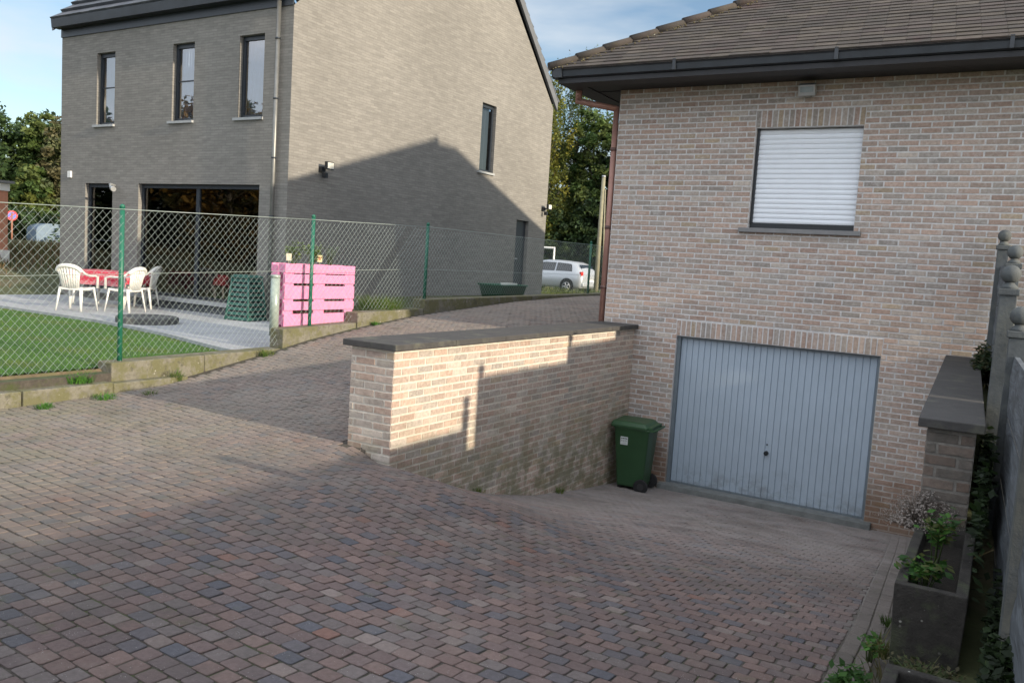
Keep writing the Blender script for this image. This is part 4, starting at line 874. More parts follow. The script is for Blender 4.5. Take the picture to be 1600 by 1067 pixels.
tuft('broad green weeds behind the fence beside the pink planter', (-3.98, -.05, 1.85), .34, .42, 1100, GY, 48)
tuft('thick green growth between kerb and lawn left of the lowest footing', (-3.66, -5.45, 1.28), .18, .13, 420, GB, 49)
tuft('weeds growing at the foot of the brick retaining wall', (.52, -3.9, .55), .05, .10, 40, GY, 50)
tuft('second weed clump at the foot of the brick retaining wall, nearer the bin', (.53, -2.1, .17), .05, .12, 40, GY, 51)
tuft('tuft in the ramp paving, right of centre', (3.15, -2.35, .20), .05, .04, 50, GY, 52)
tuft('dry straw grass around the bottom trough', (4.60, -6.95, 1.13), .18, .14, 120, [(.16, .14, .07), (.10, .10, .04)], 53)

bush('ivy_clump', 'low weeds added to darken the narrow gap beside the nearer trough', 'plant', (4.92, -7.0, 1.1), .06, 1.6, .30, 1800, .03, [(.016, .028, .010), (.022, .04, .012)], 60, 16)  # dark leaves added so their colour deepens the shaded gap
bush('weed_clump', 'scrubby weeds between the two concrete troughs', 'weed', (4.66, -6.92, 1.12), .16, .12, .14, 260, .014, [(.05, .07, .02), (.10, .09, .045)], 16, 17)
tuft('dry grass rooted along the edging slabs by the trough', (4.44, -6.35, 1.02), .05, .12, 90, [(.09, .11, .03), (.13, .12, .05)], 54)
tuft('grass in the joint of the edging slabs near the retaining wall', (4.40, -5.55, .88), .04, .07, 60, [(.06, .10, .025)], 55)
# ------------------------------------------------------------------ wheelie bin
wb = thing('wheelie_bin', 'dark green wheeled bin standing beside the garage door', 'bin', (.80, -.48, -.05), radians(4))
bd = MB()
def brect(cx, cy, hx, hy, z, r=.03): 
    o = []
    for (sx_, sy_, a0) in ((1, 1, 0), (-1, 1, pi/2), (-1, -1, pi), (1, -1, 1.5*pi)):
        for k in range(4): a = a0+k*pi/6; o.append((cx+sx_*(hx-r)+r*cos(a), cy+sy_*(hy-r)+r*sin(a), z))
    return o
bd.tube_rings([brect(0, 0, .175, .17, .06), brect(0, 0, .18, .175, .09), brect(-.005, 0, .235, .225, .80), brect(0, 0, .245, .235, .82), brect(0, 0, .255, .245, .84), brect(0, 0, .25, .24, .845)], smooth=True); bd.build('body', M['green_bin'], wb, local=True)
ld = MB(); ld.tube_rings([brect(-.035, 0, .25, .262, .846), brect(-.035, 0, .25, .262, .875), brect(-.045, 0, .225, .235, .915), brect(-.05, 0, .20, .21, .925)], smooth=False); ld.box(.16, .27, -.22, .22, .85, .885)
ldo = ld.build('lid', M['green_bin'], wb, local=True, bevel=.006)
hn = MB(); hn.tube([(.29, -.2, .835), (.31, -.2, .85), (.31, .2, .85), (.29, .2, .835)], .014, 8); hn.build('handle', M['green_bin'], wb, local=True)
for a_y in (-.2, .2): hn = MB(); hn.box(.225, .295, a_y-.015, a_y+.015, .825, .852); hn.build('handle_bracket', M['green_bin'], wb, local=True)
for sy_ in (-1, 1):
    wh = MB(); wh.tube([(.17, sy_*.19, .095), (.17, sy_*.235, .095)], .095, 22); wo = wh.build('wheel', M['rubber'], wb, local=True, bevel=.008)
    hb = MB(); hb.tube([(.17, sy_*.23, .095), (.17, sy_*.240, .095)], .045, 14); h_ = hb.build('hub', mat('dark_hub', (.03, .03, .032), .5), wo, local=True)
ax_ = MB(); ax_.tube([(.17, -.19, .095), (.17, .19, .095)], .012, 8); ax_.build('axle', M['rubber'], wb, local=True); ax_ = MB(); ax_.box(-.165, -.12, -.15, .15, 0.0, .07); ax_.build('foot', M['rubber'], wb, local=True)
sk = MB(); sk.add([(-.145, -.2195, .615), (-.045, -.2195, .615), (-.045, -.2255, .72), (-.145, -.2255, .72)], [(0, 1, 2, 3)]); sko = sk.build('sticker', M['sticker'], wb, local=True)
def text(body, size, loc, rot, m, parent, name='lettering'):
    cu = bpy.data.curves.new(name, 'FONT'); cu.body = body; cu.size = size; cu.align_x = 'CENTER'; cu.space_character = 1.5; cu.extrude = .0004
    to = bpy.data.objects.new(name+'_src', cu); C.objects.link(to); dg = bpy.context.evaluated_depsgraph_get(); me = bpy.data.meshes.new_from_object(to.evaluated_get(dg)); bpy.data.objects.remove(to)
    me.materials.clear(); me.materials.append(m); o = bpy.data.objects.new(name, me); C.objects.link(o); o.parent = parent; o.location = loc; o.rotation_euler = rot; return o
text('RAD', .030, (-.095, -.2258, .657), (radians(90+3.3), 0, 0), M['ink'], sko); text('LAND', .020, (-.095, -.2245, .630), (radians(93.3), 0, 0), M['ink'], sko)
sq = MB()
for i in range(4): sq.box(-.135+i*.022, -.119+i*.022, -.2283, -.2262, .692, .706)
sq.build('symbols', M['ink'], sko, local=True)

# ------------------------------------------------------------------ pink pallet planter
pp = thing('pallet_planter', 'planter made of bright pink painted pallets standing behind the fence', 'planter', (-3.9, -1.57, 1.70))
yA, yB, zA, zB = -2.29, -.83, 1.715, 2.62; xf = -3.86; xb = -4.14
bz = [(zA, .21), (.245, .13), (.40, .19), (.615, .13), (.78, .125)]
zrow = [(0, .195), (.245, .125), (.405, .19), (.63, .13), (.775, .13)]
fb = MB()
for (z, h_) in zrow: fb.box(xf-.022, xf, yA+.0, yB-.01, zA+z, zA+z+h_)
for ya_, yb_ in ((0, .19), (.60, .82), (1.26, 1.45)): fb.box(xf-.05, xf-.0225, yA+ya_, yA+yb_, zA+.01, zA+.89)
fb.build('front_board', M['pink'], pp, bevel=.005)
bl = MB()
for yy in (yA, (yA+yB)/2-.07, yB-.15):
    for z in (.04, .40, .775):
        bl.box(xf-.12, xf-.024, yy+.004, yy+.14, zA+z, zA+z+.125)
    bl.box(xf-.142, xf-.1195, yy+.004, yy+.14, zA, zA+.9); bl.build('stringer', M['pink'], pp, bevel=.003); bl = MB()
bk = MB()
for (z, h_) in zrow: bk.box(xb, xb+.022, yA, yB, zA+z, zA+z+h_)
for yy in (yA, yB-.02): bk.box(xb+.024, xf-.144, yy, yy+.02, zA+.3, zA+.88)
bk.build('back_board', M['pink'], pp, bevel=.003)
so_ = MB(); so_.box(xb+.024, xf-.144, yA+.022, yB-.022, zA+.2, zA+.84); so_.build('potting_soil', M['soil'], pp)
for k, (yy, lab, s) in enumerate(((-1.98, 'herb plant at the left of the pink planter', 11), (-1.62, 'low green herb in the middle of the pink planter', 12), (-1.25, 'thin grey green plant at the right of the pink planter', 13))):
    bush('potted_herb', lab, 'plant', (-4.02, yy, 2.55), .14, .17, .36, 320 if k < 2 else 160, .022, [(.14, .21, .05), (.19, .25, .08)] if k < 2 else [(.14, .18, .13)], 12, s)
bush('potted_herb', 'yellow green plant showing through the slats of the pink planter', 'plant', (-3.92, -1.15, 2.17), .04, .13, .10, 120, .018, [(.22, .25, .05), (.28, .28, .08)], 8, 14)
for yy, lab, c in ((-2.12, 'pale plant label at the left of the pink planter', (.55, .52, .40)), (-1.50, 'cream plant label with an orange picture on the pink planter', (.72, .62, .36))):
    t = thing('plant_label', lab, 'plant label', (-3.98, yy, 2.55), group='plant labels in the pink planter')
    a = MB(); a.box(-.003, .003, -.05, .05, .11, .21); a.build('card', mat('label_card', c, .6, var=.2, nscale=40), t, local=True); b = MB(); b.tube([(0, 0, -.05), (0, 0, .11)], .006, 6); b.build('stick', M['pole'], t, local=True)
    if c[0] > .7: d = MB(); d.box(.0032, .0045, -.025, .02, .135, .185); d.build('picture', mat('orange_print', (.6, .22, .10), .6), t, local=True)

# upright roll of fence sheet and the compost bin
rl_o = thing('corner_post', 'thick pale grey green round post standing left of the pink planter', 'post', (-3.86, -2.47, 1.72))
mb = MB(); mb.tube([(0, 0, -.1), (0, 0, .72)], .062, 24); mb.build('shaft', M['roll'], rl_o, local=True); mb = MB(); mb.lathe((0, 0, .72), [(.066, -.02), (.066, .012), (.05, .02), (.001, .022)], 24); mb.build('cap', M['roll'], rl_o, local=True)
cb = thing('compost_bin', 'dark green slatted plastic compost bin beside the sliding door', 'compost bin', (-7.62, .42, TZ), radians(8))
mb = MB(); hh = .80
def cr_(s, z): return [(-s, -s, z), (s, -s, z), (s, s, z), (-s, s, z)]
nlev = 9
for i in range(nlev):
    z0, z1 = hh*i/nlev+.018, hh*(i+1)/nlev-.018; s0, s1 = lerp(.27, .19, z0/hh), lerp(.27, .19, z1/hh); mb.tube_rings([cr_(s0, z0), cr_(s1, z1)], smooth=False)
mb.build('slatted_body', M['compost'], cb, local=True); mb = MB(); mb.tube_rings([cr_(.245, 0), cr_(.165, hh-.01)], smooth=False); mb.build('gap_shade', M['black'], cb, local=True)  # black inner box paints the shade between the slats
for sx_ in (-1, 1):
    for sy_ in (-1, 1): mb = MB(); mb.tube([(sx_*.27, sy_*.27, 0), (sx_*.19, sy_*.19, hh)], .02, 6); mb.build('corner_rib', M['compost'], cb, local=True)
mb = MB(); mb.tube_rings([cr_(.21, hh), cr_(.22, hh+.03), cr_(.16, hh+.06)], smooth=False); mb.build('lid', M['compost'], cb, local=True)
# round dark manhole slab on the terrace edge
mb = MB(); mb.lathe((-7.75, -1.62, TZ-.02), [(.50, 0), (.50, .115), (.485, .13), (.001, .135)], 14, smooth=False); mb.tube([(-7.85, -1.62, TZ+.118), (-7.65, -1.62, TZ+.118)], .010, 6)
tag(mb.build('round_slab', mat('slab_concrete', (.10, .10, .095), .9, var=.3, bump=.5), uv=False), 'round dark concrete well cover lying at the lawn edge', 'cover')

# ------------------------------------------------------------------ garden chairs and table
def make_chair(loc, rz, lab):
    t = thing('garden_chair', lab, 'chair', loc, rz, 'white plastic chairs around the garden table'); m = M['white_pl']
    s = MB(); n = 9; g = []
    for j in range(n+1):
        y = lerp(-.22, .23, j/n); wd = lerp(.20, .225, j/n); zz = .43+.02*cos(pi*(j/n-.5))*-1+.012*(j/n)
        g.append([(-wd, y, zz-.03), (-wd, y, zz+.01), (-wd*.5, y, zz-.004), (0, y, zz-.012), (wd*.5, y, zz-.004), (wd, y, zz+.01), (wd, y, zz-.03), (0, y, zz-.035)])
    s.tube_rings(g, smooth=True); s.build('seat', m, t, local=True)
    for sx_ in (-1, 1):
        for (ya, yb, xa, xb) in ((.20, .26, .22, .27), (-.19, -.26, .20, .24)):
            l_ = MB(); l_.tube([(sx_*xb, yb, 0), (sx_*xa, ya, .44)], [.022, .036], 7, flat=.6); l_.build('leg', m, t, local=True)
        a = MB(); a.tube([(sx_*.265, .25, .43), (sx_*.275, .24, .64), (sx_*.275, .15, .665), (sx_*.27, -.02, .665), (sx_*.255, -.16, .70), (sx_*.215, -.25, .79)], [.026, .024, .028, .028, .026, .024], 8, flat=.6); a.build('armrest', m, t, local=True)
    b = MB(); k = 9
    for i in range(k):
        q = lerp(-1.05, 1.05, i/(k-1)); x0_, y0_ = .17*sin(q), -.17-.05*cos(q); x1_, y1_ = .235*sin(q), -.20-.11*cos(q); zt = .85-.07*(abs(q)/1.05)**2.2
        b.tube([(x0_, y0_, .43), ((x0_+x1_)/2, (y0_+y1_)/2-.01, .64), (x1_, y1_, zt-.03)], [.023, .022, .025], 6, flat=.45)
    rim = []
    for i in range(15):
        q = lerp(-1.25, 1.25, i/14); rim.append((.245*sin(q), -.20-.115*cos(q), .845-.075*(abs(q)/1.05)**2.2))
    b.tube(rim, .036, 8, flat=1.1); rim2 = [(.205*sin(lerp(-1.1, 1.1, i/10)), -.18-.08*cos(lerp(-1.1, 1.1, i/10)), .60) for i in range(11)]; b.tube(rim2, .012, 6); b.build('backrest', m, t, local=True, uv=False); return t
ch = make_chair((-10.22, -1.35, TZ), radians(28), 'white plastic armchair left of the red dotted table, back to the lawn')
dup(ch, (-9.78, -.62, TZ), radians(108), 'white plastic armchair in front of the red cloth, nearest the green fence post')
dup(ch, (-10.45, .22, TZ), radians(125), 'white plastic armchair right of the table in front of the sliding door')
tb = thing('garden_table', 'white garden table under a red dotted cloth on the terrace', 'table', (-11.05, -.10, TZ), radians(20))
mb = MB(); mb.box(-.62, .62, -.45, .45, .69, .715); mb.build('tabletop', M['white_pl'], tb, local=True, bevel=.01)
for sx_ in (-1, 1):
    for sy_ in (-1, 1): mb = MB(); mb.tube([(sx_*.56, sy_*.39, 0), (sx_*.52, sy_*.36, .69)], [.022, .032], 8); mb.build('leg', M['white_pl'], tb, local=True)
mb = MB(); n = 44; g = []; W2, D2 = .86, .74
for j in range(n+1):
    for i in range(n+1):
        u, v = lerp(-W2, W2, i/n), lerp(-D2, D2, j/n); ou, ov = max(0, abs(u)-.63), max(0, abs(v)-.46); su, sv = (1 if u > 0 else -1), (1 if v > 0 else -1)
        drop = hypot(ou, ov) if ou and ov else ou+ov; px = su*min(abs(u), .63)+su*.06*ou; py = sv*min(abs(v), .46)+sv*.06*ov
        wv = .018*sin(u*19)+.018*sin(v*21); fr = min(1, drop/.2)
        g.append((px+(wv*fr if ov > ou else su*.02*fr+wv*.5*fr), py+(wv*fr if ou >= ov else sv*.02*fr), .722-drop*(1.25 if (ou and ov) else 1)))
mb.v = g
for j in range(n):
    for i in range(n): a = j*(n+1)+i; mb.f.append((a, a+1, a+n+2, a+n+1)); mb.c.append((1, 1, 1)); mb.m.append(0); mb.sm.append(True)
tcl = mb.build('tablecloth', M['cloth'], uv=False); tcl.location = (-11.05, -.10, TZ); tcl.rotation_euler = (0, 0, radians(20)); tag(tcl, 'red cloth with small white dots hanging over the garden table', 'tablecloth')

# green tubs at the side door of the grey house
tbm = thing('garden_tub', 'low green plastic tub beside the side door behind the fence', 'tub', (-5.3, 6.0, 1.98), 0)
mb = MB(); mb.tube_rings([brect(0, 0, .28, .50, 0, .08), brect(0, 0, .33, .58, .30, .08), brect(0, 0, .36, .61, .31, .08), brect(0, 0, .36, .61, .34, .08), brect(0, 0, .31, .56, .34, .08), brect(0, 0, .29, .54, .25, .08)], smooth=True); mb.build('basin', mat('mid_green_plastic', (.012, .09, .045), .5), tbm, local=True)
mb = MB(); mb.tube_rings([brect(.05, .18, .10, .22, .30, .03), brect(.05, .18, .11, .23, .37, .03)], smooth=False); mb.build('white_lid', M['white'], tbm, local=True)

# ------------------------------------------------------------------ street side: road, car, pole, goal
mb = MB(); mb.poly([(-300, 21.4, 1.59), (300, 21.4, 1.59), (300, 27.5, 1.59), (-300, 27.5, 1.59)]); tag(mb.build('road', M['asphalt']), kind='structure')
def make_car(loc, rz):
    t = thing('parked_car', 'silver hatchback parked on the street, seen from behind the fence', 'car', loc, rz); S = []
    #        x     zb   wlow  zbelt  wbelt  zroof  wroof
    st_ = [(-2.02, .42, .70, .72, .66, .74, .60), (-1.98, .30, .80, .88, .77, .92, .70), (-1.86, .24, .84, .96, .80, 1.12, .68), (-1.62, .22, .86, .97, .82, 1.36, .62), (-1.3, .22, .86, .96, .82, 1.45, .62), (-.7, .22, .87, .95, .83, 1.49, .63),
           (0., .22, .87, .94, .83, 1.49, .63), (.5, .22, .87, .93, .83, 1.42, .62), (.95, .22, .87, .92, .82, 1.16, .66), (1.18, .22, .86, .92, .82, .98, .72), (1.6, .24, .84, .86, .78, .90, .66), (1.9, .28, .80, .74, .72, .78, .60), (2.05, .38, .70, .60, .62, .62, .5)]
    rings = []
    for x, zb, wl_, zl, wb_, zr, wr_ in st_:
        half = [(0, zb), (wl_*.9, zb), (wl_, zb+.12), (wl_+.01, (zb+zl)/2), (wb_+.015, zl-.03), (wb_, zl), (lerp(wb_, wr_, .5), lerp(zl, zr-.05, .5)), (wr_, zr-.05), (wr_*.8, zr-.005), (0, zr+.012)]
        rings.append([(x, y, z) for y, z in half]+[(x, -y, z) for y, z in half[-2:0:-1]])
    b = MB(); b.tube_rings(rings, smooth=True); b.build('body', M['car'], t, local=True, uv=False)
    def belt(x, f):
        for p, q in zip(st_, st_[1:]):
            if p[0] <= x <= q[0]: k = (x-p[0])/(q[0]-p[0]); zl, wb_, zr, wr_ = [lerp(p[i], q[i], k) for i in (3, 4, 5, 6)]; return lerp(wb_, wr_, f), lerp(zl, zr-.05, f)
    for sy_ in (1, -1):
        for xs_ in ([-1.50, -1.25, -.95, -.62], [-.55, -.3, 0., .3], [.37, .55, .72, .80]):
            wmb = MB()
            for xa, xb_ in zip(xs_, xs_[1:]):
                lo, hi = .10, .88; q = []
                for x, f in ((xa, lo), (xb_, lo), (xb_, hi), (xa, hi)):
                    if x == xs_[0] and f == hi and x < -1: x += .12
                    y, z = belt(x, f); q.append((x, sy_*(y+.008), z))
                wmb.poly(q)
            wmb.build('side_window', M['glass_d'], t, local=True)
    rw_ = MB(); rw_.poly([(-1.935, -.60, .99), (-1.935, .60, .99), (-1.70, .54, 1.33), (-1.70, -.54, 1.33)]); rw_.build('rear_window', M['glass_d'], t, local=True)
    for sy_ in (1, -1):
        lm = MB(); lm.obox((-1.93, sy_*.70, .88), (.06, 0, 0), (0, .095, 0), (0, 0, .13)); lm.build('tail_light', M['redlamp'], t, local=True, bevel=.02)
    bpm = MB(); bpm.box(-2.08, -1.86, -.74, .74, .33, .52); bpm.build('bumper', M['car'], t, local=True, bevel=.04)
    npm = MB(); npm.box(-2.085, -2.079, -.24, .24, .56, .66); npm.build('number_plate', M['white'], t, local=True)
    for x in (-1.28, 1.30):
        for sy_ in (-1, 1):
            ar = MB(); ar.tube([(x, sy_*.845, .33), (x, sy_*.888, .33)], .36, 24); ar.build('wheel_arch', M['rubber'], t, local=True)
            wh = MB(); wh.tube([(x, sy_*.70, .30), (x, sy_*.895, .30)], .30, 24); wo = wh.build('wheel', M['rubber'], t, local=True, bevel=.03)
            rm = MB()
            for k in range(5):
                a = k*2*pi/5; rm.tube([(x, sy_*.90, .30), (x+.19*cos(a), sy_*.90, .30+.19*sin(a))], [.045, .03], 6)
            rm.tube([(x+.2*cos(k*pi/10), sy_*.90, .30+.2*sin(k*pi/10)) for k in range(21)], .014, 6); rm.build('rim', M['steel'], wo, local=True)
    return t
make_car((-13.75, 24.6, 1.60), radians(176))
pl_ = thing('utility_pole', 'weathered pale wooden pole standing behind the parked car', 'pole', (-9.6, 20.5, 1.6)); mb = MB(); mb.tube([(0, 0, -.2), (0, 0, 4.9)], [.105, .075], 14); mb.build('shaft', M['pole'], pl_, local=True); mb = MB(); mb.tube([(0, 0, 4.88), (0, 0, 4.96)], [.085, .07], 12); mb.build('cap', M['steel'], pl_, local=True)
mb = MB(); mb.tube([(.28, .05, 0), (.10, .0, 4.4)], .03, 6); mb.build('stay', M['pole'], pl_, local=True)
gl_ = thing('goal_frame', 'white metal goal frame on the field behind the parked car', 'goal', (-17.6, 29.3, 1.5)); mb = MB(); mb.tube([(1.35, 0, 0), (1.35, 0, 2.25), (-1.6, 0, 2.25), (-1.6, 0, 0)], .07, 8); mb.build('posts', M['white'], gl_, local=True)

# ------------------------------------------------------------------ left background
nb = thing('brick_outbuilding', 'corner of an orange brick building with white trim at the left edge', 'building', (-21, -1, 2.0))
mb = MB(); mb.box(-24, -18.06, .1, 1.65, 2.32, 3.86); mb.build('wall', mat('orange_brick', (.52, .235, .15), .9, var=.12, nscale=6), nb)
mb = MB(); mb.box(-24.02, -18.03, .07, 1.68, 1.3, 2.315); mb.box(-24.02, -18.03, .07, 1.68, 3.865, 4.06); mb.build('white_trim', M['white'], nb)
mb = MB(); mb.box(-24.15, -17.95, -.03, 1.76, 4.065, 4.13); mb.build('roof', M['sill_d'], nb)
def sign(loc):
    t = thing('no_parking_sign', 'round red and blue no parking sign on a rusty post at the far left', 'sign', loc, radians(61))
    mb = MB(); mb.tube([(0, 0, 0), (0, 0, 1.9)], .05, 8); mb.build('post', mat('rusty_post', (.30, .14, .09), .8), t, local=True)
    mb = MB(); mb.tube([(0, .0, 1.75), (0, -.02, 1.75)], .27, 24); d = mb.build('disc', mat('sign_red', (.65, .06, .07), .5), t, local=True)
    mb = MB(); mb.tube([(0, -.022, 1.75), (0, -.026, 1.75)], .19, 24); mb.build('blue_field', mat('sign_blue', (.16, .18, .60), .5), d, local=True)
    mb = MB(); mb.obox((0, -.029, 1.75), (.14, 0, .14), (0, .002, 0), (-.02, 0, .02)); mb.build('red_bar', bpy.data.materials['sign_red'], d, local=True)
sign((-41.5, 14.6, 1.9))
ct = thing('storage_container', 'blue grey storage container with rounded roof below the trees', 'container', (-40.2, 15.8, 2.0), radians(-15)); mb = MB(); mb.box(-.9, .9, -.8, .8, 0, 1.0); mb.tube_rings([[(x, .8*cos(q), 1.0+.35*sin(q)) for q in [i*pi/8 for i in range(9)]] for x in (-.9, .9)], smooth=False); mb.build('shell', mat('blue_grey_sheet', (.14, .20, .27), .6), ct, local=True); mb = MB(); mb.box(-.95, -.905, -.5, .5, .1, .9); mb.build('door', mat('pale_blue_sheet', (.35, .52, .66), .6), ct, local=True)
mx_ = thing('mailbox_stand', 'small grey box on a post beside the grey house corner', 'box', (-36.2, 14.5, 1.7)); mb = MB(); mb.tube([(0, 0, 0), (0, 0, .9)], .09, 8); mb.build('post', M['steel'], mx_, local=True); mb = MB(); mb.box(-.4, .4, -.2, .2, .9, 1.35); mb.build('box', M['steel'], mx_, local=True, bevel=.03)

def tree(lab, loc, h, r, seed, cols, n=3600, ls=.17, group=None, trunk=.16, low=.12, kind='round', name='tree', lean=(0, 0)):
    rr = random.Random(seed); t = thing(name, lab, 'tree', loc, 0, group); tb_ = MB(); top = Vector((lean[0], lean[1], h*.86)); pts = [Vector((0, 0, -.2))]
    for i in range(1, 7): k = i/6; pts.append(top*k+Vector((rr.gauss(0, .12), rr.gauss(0, .12), 0)))
    tb_.tube(pts, [trunk*(1-.13*i) for i in range(7)], 8); cl = []
    nl = 60; n = int(n*1.9); ls = ls*.82
    for i in range(nl):
        k = low+(1-low)*((i+rr.random())/nl); 
        if kind == 'cone': rad = r*(1.02-k)**.8
        elif kind == 'weep': rad = r*sqrt(max(.05, 1-(2*k-.85)**2*.8))*.9
        else: rad = r*sqrt(max(.06, 1-(2*(k-low)/(1-low)-1)**2))
        a = i*2.399+rr.gauss(0, .3); q = rr.uniform(.45, 1.0)*rad; c = Vector((cos(a)*q, sin(a)*q, h*k*.97)); s0 = top*max(.05, (k-.16)); 
        tb_.tube([s0, s0.lerp(c, .5)+Vector((0, 0, .15)), c], [trunk*.34*(1.1-k), trunk*.2*(1.1-k), .012], 5)
        cl.append((c, r*rr.uniform(.20, .36)))
        for _ in range(2): cl.append((c+Vector((rr.gauss(0, r*.22), rr.gauss(0, r*.22), rr.gauss(0, h*.045))), r*rr.uniform(.12, .26)))
    tb_.build('trunk', M['bark'], t, local=True, uv=False); lf = MB()
    for i in range(n):
        c, s = rr.choice(cl); ci = cl.index((c, s)) if False else 0; col = cols[int((c.x*3.1+c.y*1.7+c.z*2.3)*7) % len(cols)]
        d = Vector((rr.gauss(0, 1), rr.gauss(0, 1), rr.gauss(0, 1))); d = d.normalized()*s*rr.random()**.45
        if kind == 'weep': d.z = d.z*2.2-abs(rr.gauss(0, s*.9))
        elif kind == 'cone': d.z *= .5; d.z -= hypot(d.x, d.y)*.3
        else: d.z *= .75
        p = c+d; k = rr.uniform(.65, 1.35); p.z = max(.05, p.z); leafcard(lf, p, Vector((rr.gauss(0, .7), rr.gauss(0, .7), .8)), ls*rr.uniform(.55, 1.25), tuple(x*k for x in col))
    lf.c = [tuple(q*1.3 for q in c_) for c_ in lf.c]; lf.build('crown', M['leaf'], t, local=True, uv=False); return t
DG = [(.034, .060, .026), (.045, .078, .03), (.028, .048, .022), (.06, .088, .03)]; MG = [(.065, .105, .032), (.085, .125, .035), (.045, .08, .026), (.105, .135, .042)]; YG = [(.14, .15, .028), (.11, .125, .03), (.17, .16, .028), (.08, .10, .028)]; BR = [(.11, .125, .055), (.135, .135, .06), (.08, .10, .045), (.12, .11, .055)]; AU = [(.16, .10, .03), (.20, .12, .03), (.09, .08, .03)]
tree('tall yellow green birch right behind the grey house gable', (-20.4, 35.0, 1.6), 12.6, 1.9, 61, YG, 6500, .13, kind='weep', low=.22, name='birch_tree')
tree('loose grey green birch top rising above the yellow one', (-20.0, 38.5, 1.6), 14.6, 2.1, 62, BR+MG, 7000, .11, kind='weep', low=.35, name='birch_tree')
for k, (x, y, h, r, cl_, lab) in enumerate([(-18.2, 37.5, 11.0, 2.1, MG, 'mid green tree between the birch and the downpipe'), (-16.2, 38.5, 10.6, 2.3, DG+MG[:1], 'dark green tree just left of the brick house corner'), (-13.5, 38, 10.8, 2.6, DG, 'dark tree hidden mostly behind the brick house corner'), (-22.5, 40, 9.5, 2.6, DG, 'dark green tree behind the tall birches')]):
    tree(lab, (x, y, 1.6), h, r, 70+k, cl_, 7000, .19, 'trees beyond the street', low=.02)
for k, (x, y, h, r) in enumerate([(-19.8, 35.6, 4.6, 2.0), (-17.4, 36.2, 5.2, 2.1), (-15.2, 36, 4.8, 2.0), (-12.8, 36, 4.4, 2.2), (-22.6, 36.5, 4.4, 2.2)]):
    tree(['dark bush under the yellow birch behind the car', 'dark bush behind the car roof', 'dark bush right behind the wooden pole', 'dark bush behind the brick house corner', 'dark bush hidden behind the grey house'][k], (x, y, 1.5), h, r, 80+k, DG, 4200, .17, 'dark bushes beyond the street', low=.0, name='bush', trunk=.09)
for k, (x, y, h, r, cl_, kd, lab) in enumerate([(-48.5, 16.4, 8.4, 3.2, DG+MG[:1], 'round', 'tall dark green tree at the left picture edge'), (-46.8, 19.2, 7.8, 2.4, MG, 'cone', 'bright mid green tree left of the grey house'), (-44.2, 20.2, 7.4, 2.6, BR, 'round', 'brown green thin leaved tree touching the grey house corner'), (-44.5, 17.2, 4.8, 2.0, MG+YG[1:2], 'cone', 'low yellow green conifer in front of the left trees'), (-50, 22, 8.2, 3.4, DG, 'round', 'dark tree in the back row on the left'), (-41, 22.5, 7.6, 3.0, DG, 'round', 'dark tree mostly hidden behind the grey house'), (-54, 13, 8.6, 3.6, DG, 'round', 'dark tree beyond the orange brick building')]):
    tree(lab, (x, y, 1.8), h, r, 90+k, cl_, 7500, .2, 'trees left of the grey house', low=.02, kind=kd)
for k, (x, y, h, r) in enumerate([(-43.5, 16.2, 2.3, 2.2), (-46.5, 14, 2.4, 2.4), (-40.0, 18.2, 2.6, 2.2), (-37.5, 19.5, 2.4, 2.0)]):
    tree(['dark hedge bush behind the no parking sign', 'dark hedge bush beside the orange building', 'dark hedge bush behind the container', 'dark hedge bush at the grey house corner'][k], (x, y, 1.7), h, r, 110+k, DG, 3000, .17, 'hedge bushes on the left', low=0, name='bush', trunk=.08)
for k, (x, y, h, r, cl_) in enumerate([(-33, -19, 9.5, 3.8, AU), (-38.5, -24.5, 10, 4.0, DG+AU), (-27.5, -25, 8.5, 3.4, AU+YG), (-45, -17, 9.5, 4, DG)]):
    tree(['autumn coloured tree reflected in the sliding door', 'tall tree at the back of the garden', 'yellowing tree near the end of the garden', 'dark tree at the far garden corner'][k], (x, y, 1.4), h, r, 120+k, cl_, 3800, .26, 'garden trees mirrored in the glass doors', low=.05)
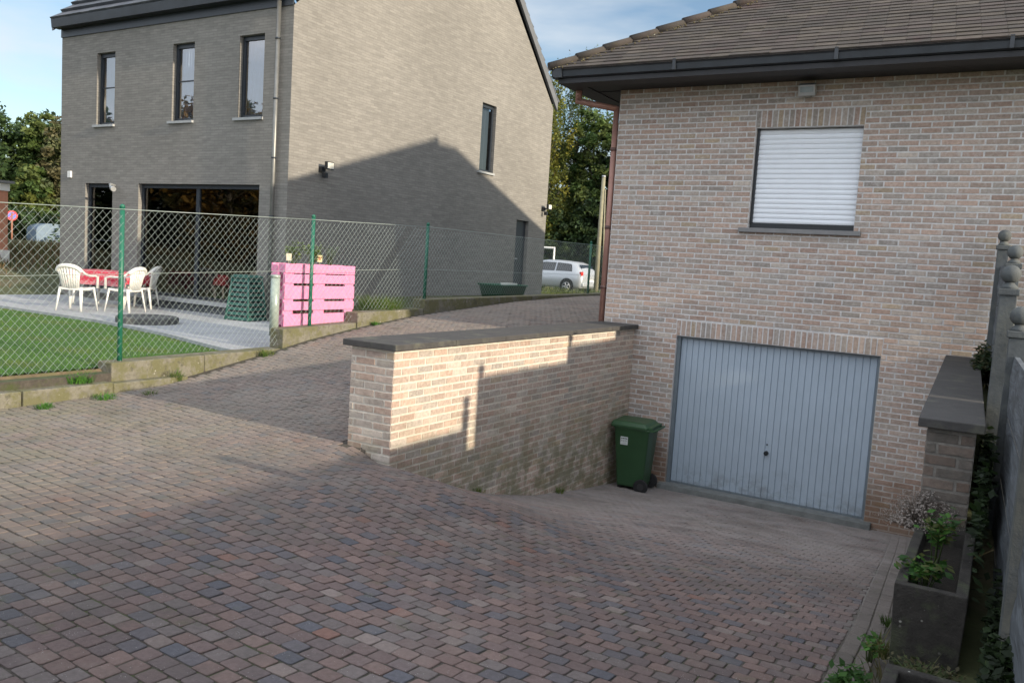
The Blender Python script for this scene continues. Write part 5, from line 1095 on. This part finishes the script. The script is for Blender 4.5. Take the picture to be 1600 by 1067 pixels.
# rough bank with dead plants on the left
mb = MB(); rb = random.Random(77)
for i in range(42000):
    x = -14.9-abs(rb.gauss(0, 6)); y = rb.uniform(-6, 13); z = GZ(x, y)-.03
    if -24.2 < x < -17.9 and -5.2 < y < 1.8: continue
    a = rb.uniform(0, 2*pi); h_ = rb.uniform(.05, .30)*(1 if x > -20 else 1.5); w2 = .016; lx, ly = rb.gauss(0, .07), rb.gauss(0, .07); c = rb.choice([(.24, .16, .085), (.18, .13, .07), (.13, .16, .05), (.28, .20, .11), (.09, .11, .04)]); k = rb.uniform(.6, 1.2)
    mb.poly([(x-w2*cos(a), y-w2*sin(a), z), (x+w2*cos(a), y+w2*sin(a), z), (x+lx, y+ly, z+h_)], tuple(q*k for q in c))
tag(mb.build('rough_growth', M['leaf'], uv=False), 'brown and green rough growth on the bank behind the chairs', 'undergrowth', kind='stuff')
# verge grass along the street
mb = MB()
for i in range(9000):
    x = rb.uniform(-20, 2); y = rb.uniform(11.5, 21.2); z = table(ZD, y)-.02; a = rb.uniform(0, 2*pi); h_ = rb.uniform(.05, .16); w2 = .016; c = rb.choice([(.10, .13, .03), (.14, .15, .04), (.07, .10, .025)])
    mb.poly([(x-w2*cos(a), y-w2*sin(a), z), (x+w2*cos(a), y+w2*sin(a), z), (x+rb.gauss(0, .04), y+rb.gauss(0, .04), z+h_)], c)
tag(mb.build('verge_grass', M['leaf'], uv=False), 'yellow green grass verge in front of the street', 'grass', kind='stuff')

mb = MB()
for i in range(60000):
    seg = rb.random()
    if seg < .45: x = rb.uniform(-75, -40); y = 26+(x+75)*.25+rb.uniform(-2, 2); hm = 7.2
    else: x = rb.uniform(-45, 12); y = 44+rb.uniform(-3, 3); hm = 8.5
    z = 1.5+hm*rb.random()**.9*(.75+.16*sin(x*.9)+.12*sin(x*2.3+1)); c = rb.choice(DG+MG[:2]); k = rb.uniform(.6, 1.3); leafcard(mb, Vector((x, y, z)), Vector((rb.gauss(0, .7), rb.gauss(0, .7)-.4, .7)), rb.uniform(.2, .42), tuple(q*k for q in c))
tag(mb.build('woodland', M['leaf'], uv=False), 'dark wooded mass behind all the nearer trees', 'woodland', kind='stuff')

mb = MB()
for i in range(26000):
    k = rb.random(); x = lerp(-66, -20, k)+rb.gauss(0, 1.2); y = lerp(-12, -42, k)+rb.gauss(0, 1.5)
    z = 1.4+9.5*rb.random()**.85*(.8+.2*sin(k*23)); c = rb.choice(DG+AU+BR); q_ = rb.uniform(.6, 1.2); leafcard(mb, Vector((x, y, z)), Vector((rb.gauss(0, .7), rb.gauss(0, .7), .7)), rb.uniform(.25, .5), tuple(q*q_ for q in c))
tag(mb.build('woodland', M['leaf'], uv=False), 'autumn woods mirrored in the glass doors, at the garden end', 'woodland', kind='stuff')
